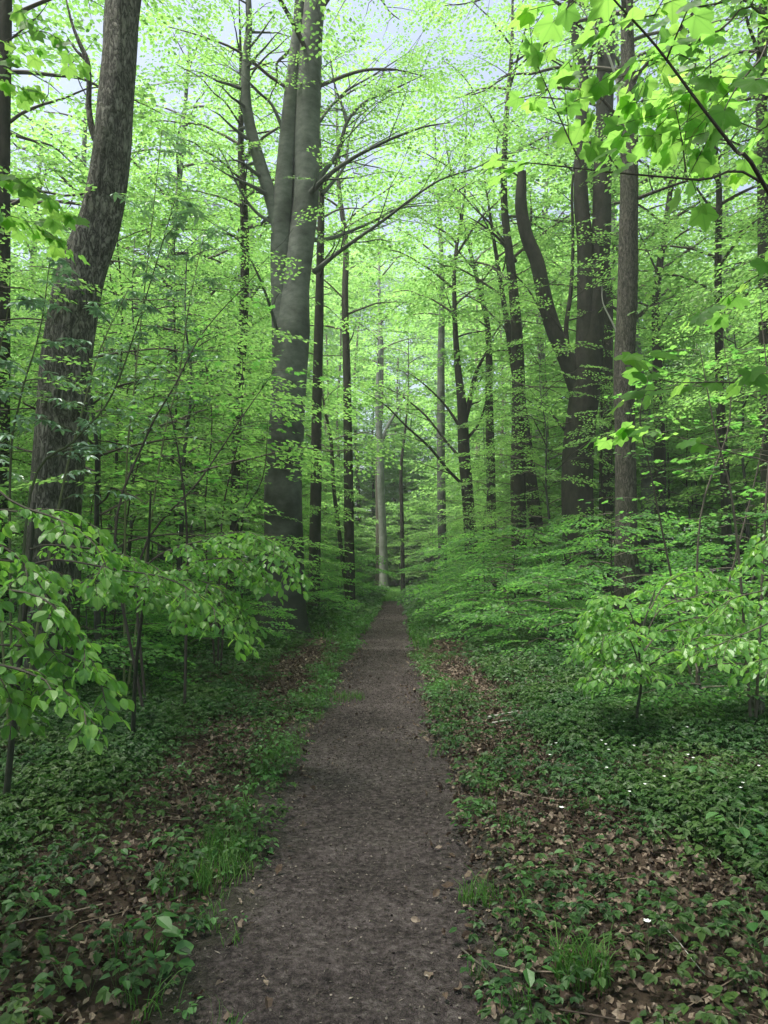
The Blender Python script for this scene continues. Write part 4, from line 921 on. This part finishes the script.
# grass
def blades(rg, n, rad, h, wd=.004, lean=.95):
    M = Mesh()
    for k in range(n):
        a, b = rg.uniform(0, 6.28), rg.uniform(0, 6.28); r = rad*math.sqrt(rg.rand()); hh = h*rg.uniform(.5, 1.15); l = hh*lean*rg.uniform(.2, 1.1)
        d = np.array([math.cos(a), math.sin(a), 0]); s = np.array([-d[1], d[0], 0])*wd*rg.uniform(.6, 1.3); o = np.array([math.cos(b)*r, math.sin(b)*r, 0])
        p = [o, o+d*l*.15+np.array([0, 0, hh*.45]), o+d*l*.5+np.array([0, 0, hh*.8]), o+d*l+np.array([0, 0, hh*.92])]
        v = []; 
        for q, t in zip(p, (1, .9, .6, .08)): v += [q-s*t, q+s*t]
        M.add(v, [[0, 1, 3, 2], [2, 3, 5, 4], [4, 5, 7, 6]])
    return np.concatenate(M.v), np.concatenate(M.f)
GT = [blades(rf, 16, .06, .11, .0026) for _ in range(5)]
M = Mesh(); pts = scatter(rf, 24000, 2.6, 14, xm, lambda h, l, wd: min(1, wd*.9+.04*h)); put_tmpl(M, GT, pts, rf.uniform(.4, 1.1, len(pts)), rf)
GF = [blades(rf, 8, .14, .20, .010) for _ in range(4)]
q = []
for k in range(24000):
    y = rf.uniform(14, 60); s = rf.normal(0, 1.5 if y < 31 else 2.6); x = pathx(min(y, 33))+s
    if y < 32.5 and abs(s) < half(y, 1)+.03: continue
    if y < 30 and rf.rand() > density(x, y)[2]*.8: continue
    q.append((x, y, gz(x, y)))
put_tmpl(M, GF, np.array(q), rf.uniform(.6, 1.2, len(q)), rf)
tag(M.build('grass', GRASS), 'short bright grass along the path edges and across its far end', 'grass', kind='stuff')
# single tufts, plants, flowers, sticks
def ground_px(px, py):
    d = 3.0
    for _ in range(30):
        p = P(px, py, d); d += (p[2]-gz(p[0], p[1]))*d/EYE*.9
    return np.array([p[0], d, gz(p[0], d)])
for k, (px, py, n, h, r, lab) in enumerate([(582, 985, 90, .19, .09, 'long green grass tuft lying over dead leaves near the bottom, right of the path'),
    (480, 905, 70, .12, .09, 'dark grass tuft hugging the right edge of the path below the middle'),
    (215, 880, 150, .13, .17, 'broad fresh grass tuft beside the left path edge near the bottom'),
    (228, 852, 110, .12, .14, 'grass tuft just behind the broad fresh one on the left path edge'),
    (345, 700, 130, .11, .22, 'small bright grass tuft at the left path edge halfway along'),
    (445, 660, 150, .11, .26, 'bright grass tuft on the right verge halfway to the path end'),
    (452, 688, 110, .11, .20, 'grass tuft on the right verge in front of the bright halfway one')]):
    g = ground_px(px, py); Mx = Mesh(); v, f = blades(rf, int(n*1.5), r*1.15, h, .0026); Mx.add(v, f); o = Mx.build('grass_tuft', GRASS); o.location = g
    tag(o, lab, 'grass tuft', 'grass tufts along the verges')
def plant(px, py, n, h, L, lab, mat=HERB_LT, shapes=OV, W=1):
    g = ground_px(px, py); Ms = Mesh(); it = []
    for k in range(n):
        a = k*2.4+rf.uniform(-.3, .3); z = h*(.35+.65*(k+1)/n); r = h*rf.uniform(.2, .5)
        e = np.array([math.cos(a)*r, math.sin(a)*r, z]); tube(Ms, [np.zeros(3), np.array([0, 0, z*.6]), e], [.0022, .002, .0012], 4)
        it.append((e, np.array([math.cos(a), math.sin(a), rf.uniform(-.4, 0)]), L*rf.uniform(.7, 1.15)))
    root = tag(empty('leafy_plant', g), lab, 'plant', 'single leafy plants among the dead leaves'); Ms.build('stem', TWIG_GR, root)
    Ml = Mesh(); put_leaves(Ml, it, shapes, rf, 0, .2); Ml.build('foliage', mat, root)
for a in [(132, 985, 9, .11, .055, 'low plant with rounded pale leaves near the bottom left, beside the path'),
          (28, 925, 12, .17, .06, 'bushy plant with pale leaves near the left edge of the view, low down'),
          (60, 905, 10, .18, .06, 'plant with light leaves just right of the bushy one near the left edge'),
          (150, 945, 6, .12, .085, 'plant with large dull bluish leaves left of the path near the bottom'),
          (168, 975, 4, .08, .08, 'small plant with two broad grey-green leaves close to the path corner'),
          (170, 855, 12, .14, .055, 'light green leafy plant above the fresh grass tufts on the left'),
          (232, 822, 12, .13, .05, 'bright weed clump crowding the left path edge'),
          (115, 870, 10, .15, .055, 'upright weed standing in the brown leaves on the left'),
          (575, 870, 7, .12, .055, 'three-leaved light plant standing in dead leaves on the right'),
          (520, 880, 6, .09, .045, 'tiny yellow-green seedling on the right verge'),
          (740, 860, 14, .26, .075, 'tall nettle-like plant near the right edge'),
          (700, 800, 14, .24, .07, 'leafy plant among the herbs below the young beech on the right'),
          (755, 960, 12, .22, .07, 'leafy plant cut by the right edge near the bottom'),
          (60, 1000, 12, .15, .06, 'leafy plant at the bottom left corner'),
          (190, 780, 10, .16, .05, 'weed standing at the edge of the brown leaf band on the left'),
          (470, 790, 9, .10, .045, 'fresh weed at the right path edge with small round leaves')]:
    plant(*a)
def flower(px, py, lab, s=.022, h=.14):
    g = ground_px(px, py+h*FPX/4.5); root = tag(empty('white_flower', g), lab, 'flower', 'small white woodland flowers')
    Ms = Mesh(); tube(Ms, [(0, 0, 0), (.005, 0, h*.6), (0, 0, h)], [.0014, .0013, .001], 4); Ms.build('stem', TWIG_GR, root)
    it = [(np.array([0, 0, h]), np.array([math.cos(k*1.047), math.sin(k*1.047), .35]), s) for k in range(6)]
    Ml = Mesh(); put_leaves(Ml, it, [leaf_oval(1, .6, -.2)], rf, 0, .05); Ml.build('petal', PETAL, root)
LF = ['white flower brightest of all, alone in dead leaves near the bottom right', 'white flower pair of petals beside the dark leaf heap on the right', 'white flower nearest the small stump on the right edge']
for (px, py, lab) in [(648, 936, LF[0]), (562, 810, LF[1]), (745, 712, LF[2])]: flower(px, py, lab, .019 if py > 800 else .02)
FLO = 'tiny white flower dotted among the green herbs right of the path'
r9 = np.random.RandomState(3)
for k in range(26):
    px, py = r9.uniform(545, 765), r9.uniform(690, 800); g = ground_px(px, py)
    flower(px, py, FLO, .013, .16)
def stick(p, q, r, lab, mat=TWIG, name='fallen_stick', bend=.03):
    a, b = ground_px(*p), ground_px(*q); a[2] += r+.03; b[2] += r+.035; n = 7; t = np.linspace(0, 1, n)[:, None]
    pts = a*(1-t)+b*t; pts[1:-1] += rf.normal(0, bend*np.linalg.norm(b-a)*.3, (n-2, 3))*[1, 1, .3]
    Mx = Mesh(); c = pts[0].copy(); tube(Mx, *catmull(pts-c, np.linspace(r, r*.5, n), 3), sides=7, rough=.05, cap=True); o = Mx.build(name, mat, smooth=True); o.location = c
    tag(o, lab, 'stick', 'fallen sticks by the path')
stick((488, 722), (518, 716), .014, 'pale bare stick lying across leaves on the right verge', DEAD)
stick((492, 727), (512, 724), .009, 'thin pale stick just in front of the larger pale stick', DEAD)
stick((462, 958), (492, 985), .005, 'thin dark stick at the right path edge near the bottom', TWIG)
stick((700, 848), (722, 870), .003, 'thin straw-coloured stem fallen among herbs near the right edge', DEAD)
stick((655, 920), (705, 985), .003, 'long straw-like stem lying on dead leaves at the lower right', DEAD)
stick((290, 792), (300, 790), .006, 'short dark twig on the left edge of the path', TWIG)
# stump near the right edge
g = ground_px(757, 725); root = tag(empty('tree_stump', g), 'small grey tree stump in the herbs by the right edge', 'stump')
Mx = Mesh(); tube(Mx, [(0, 0, -.05), (0, 0, .1), (.01, 0, .22), (.012, 0, .26)], [.085, .07, .062, .058], 14, 0, .06, .4, 3, cap=True); Mx.build('trunk', OAK, root, smooth=True)
print('counts', nlit, n1, n2, n3, n4)

# ---------------------------------------------------------------- labels for the repeated trees, by what stands beside them
MARKS = [(62, 'the furrowed trunk'), (238, 'the mottled trunk'), (284, 'the twin-stemmed beech'), (316, 'the slender dark trunk'), (382, 'the pale trunk at the path end'),
         (468, 'the long-branched tree'), (520, 'the thick dark trunk'), (578, 'the forked tree'), (626, 'the straight grey-brown tree'), (660, 'the half-hidden trunk'), (727, 'the bent thin trunk')]
def describe(items, noun_of, group_of):
    seen = {}
    rows = []
    for kind, o, x, y in items:
        px = 384+FPX*x/y if y > 1 else (-999 if x < 0 else 1999)
        m = min(MARKS, key=lambda a: abs(a[0]-px)); side = 'left' if px < m[0] else 'right'
        if px < -20: place_ = 'outside the left edge'
        elif px > 790: place_ = 'outside the right edge'
        else: place_ = f'just {side} of {m[1]}'
        rows.append((kind, place_, y, o))
    rows.sort(key=lambda r: r[2])
    ords = ['nearest', 'second nearest', 'third nearest', 'fourth nearest', 'fifth nearest', 'sixth nearest', 'seventh nearest', 'eighth nearest', 'ninth nearest', 'tenth nearest'] + [f'{k}th nearest' for k in range(11, 40)]
    tot = {}
    for r in rows: tot[(r[0], r[1])] = tot.get((r[0], r[1]), 0)+1
    for kind, pl, y, o in rows:
        k = seen.get((kind, pl), 0); seen[(kind, pl)] = k+1
        if tot[(kind, pl)] == 1: lab = f'{noun_of[kind]} {pl}'
        else: lab = f'{noun_of[kind]} {pl}, {ords[k]} of them'
        tag(o, lab, kind, group_of[kind])
describe(ytrees, {'young beech': 'leafy young beech', 'beech shrub': 'low layered beech bush'}, {'young beech': 'young beeches of the understory', 'beech shrub': 'low beech bushes beside the path'})
describe([('tree', o, x, y) for o, x, y in talls], {'tree': 'tall canopy beech'}, {'tree': 'tall canopy beeches'})
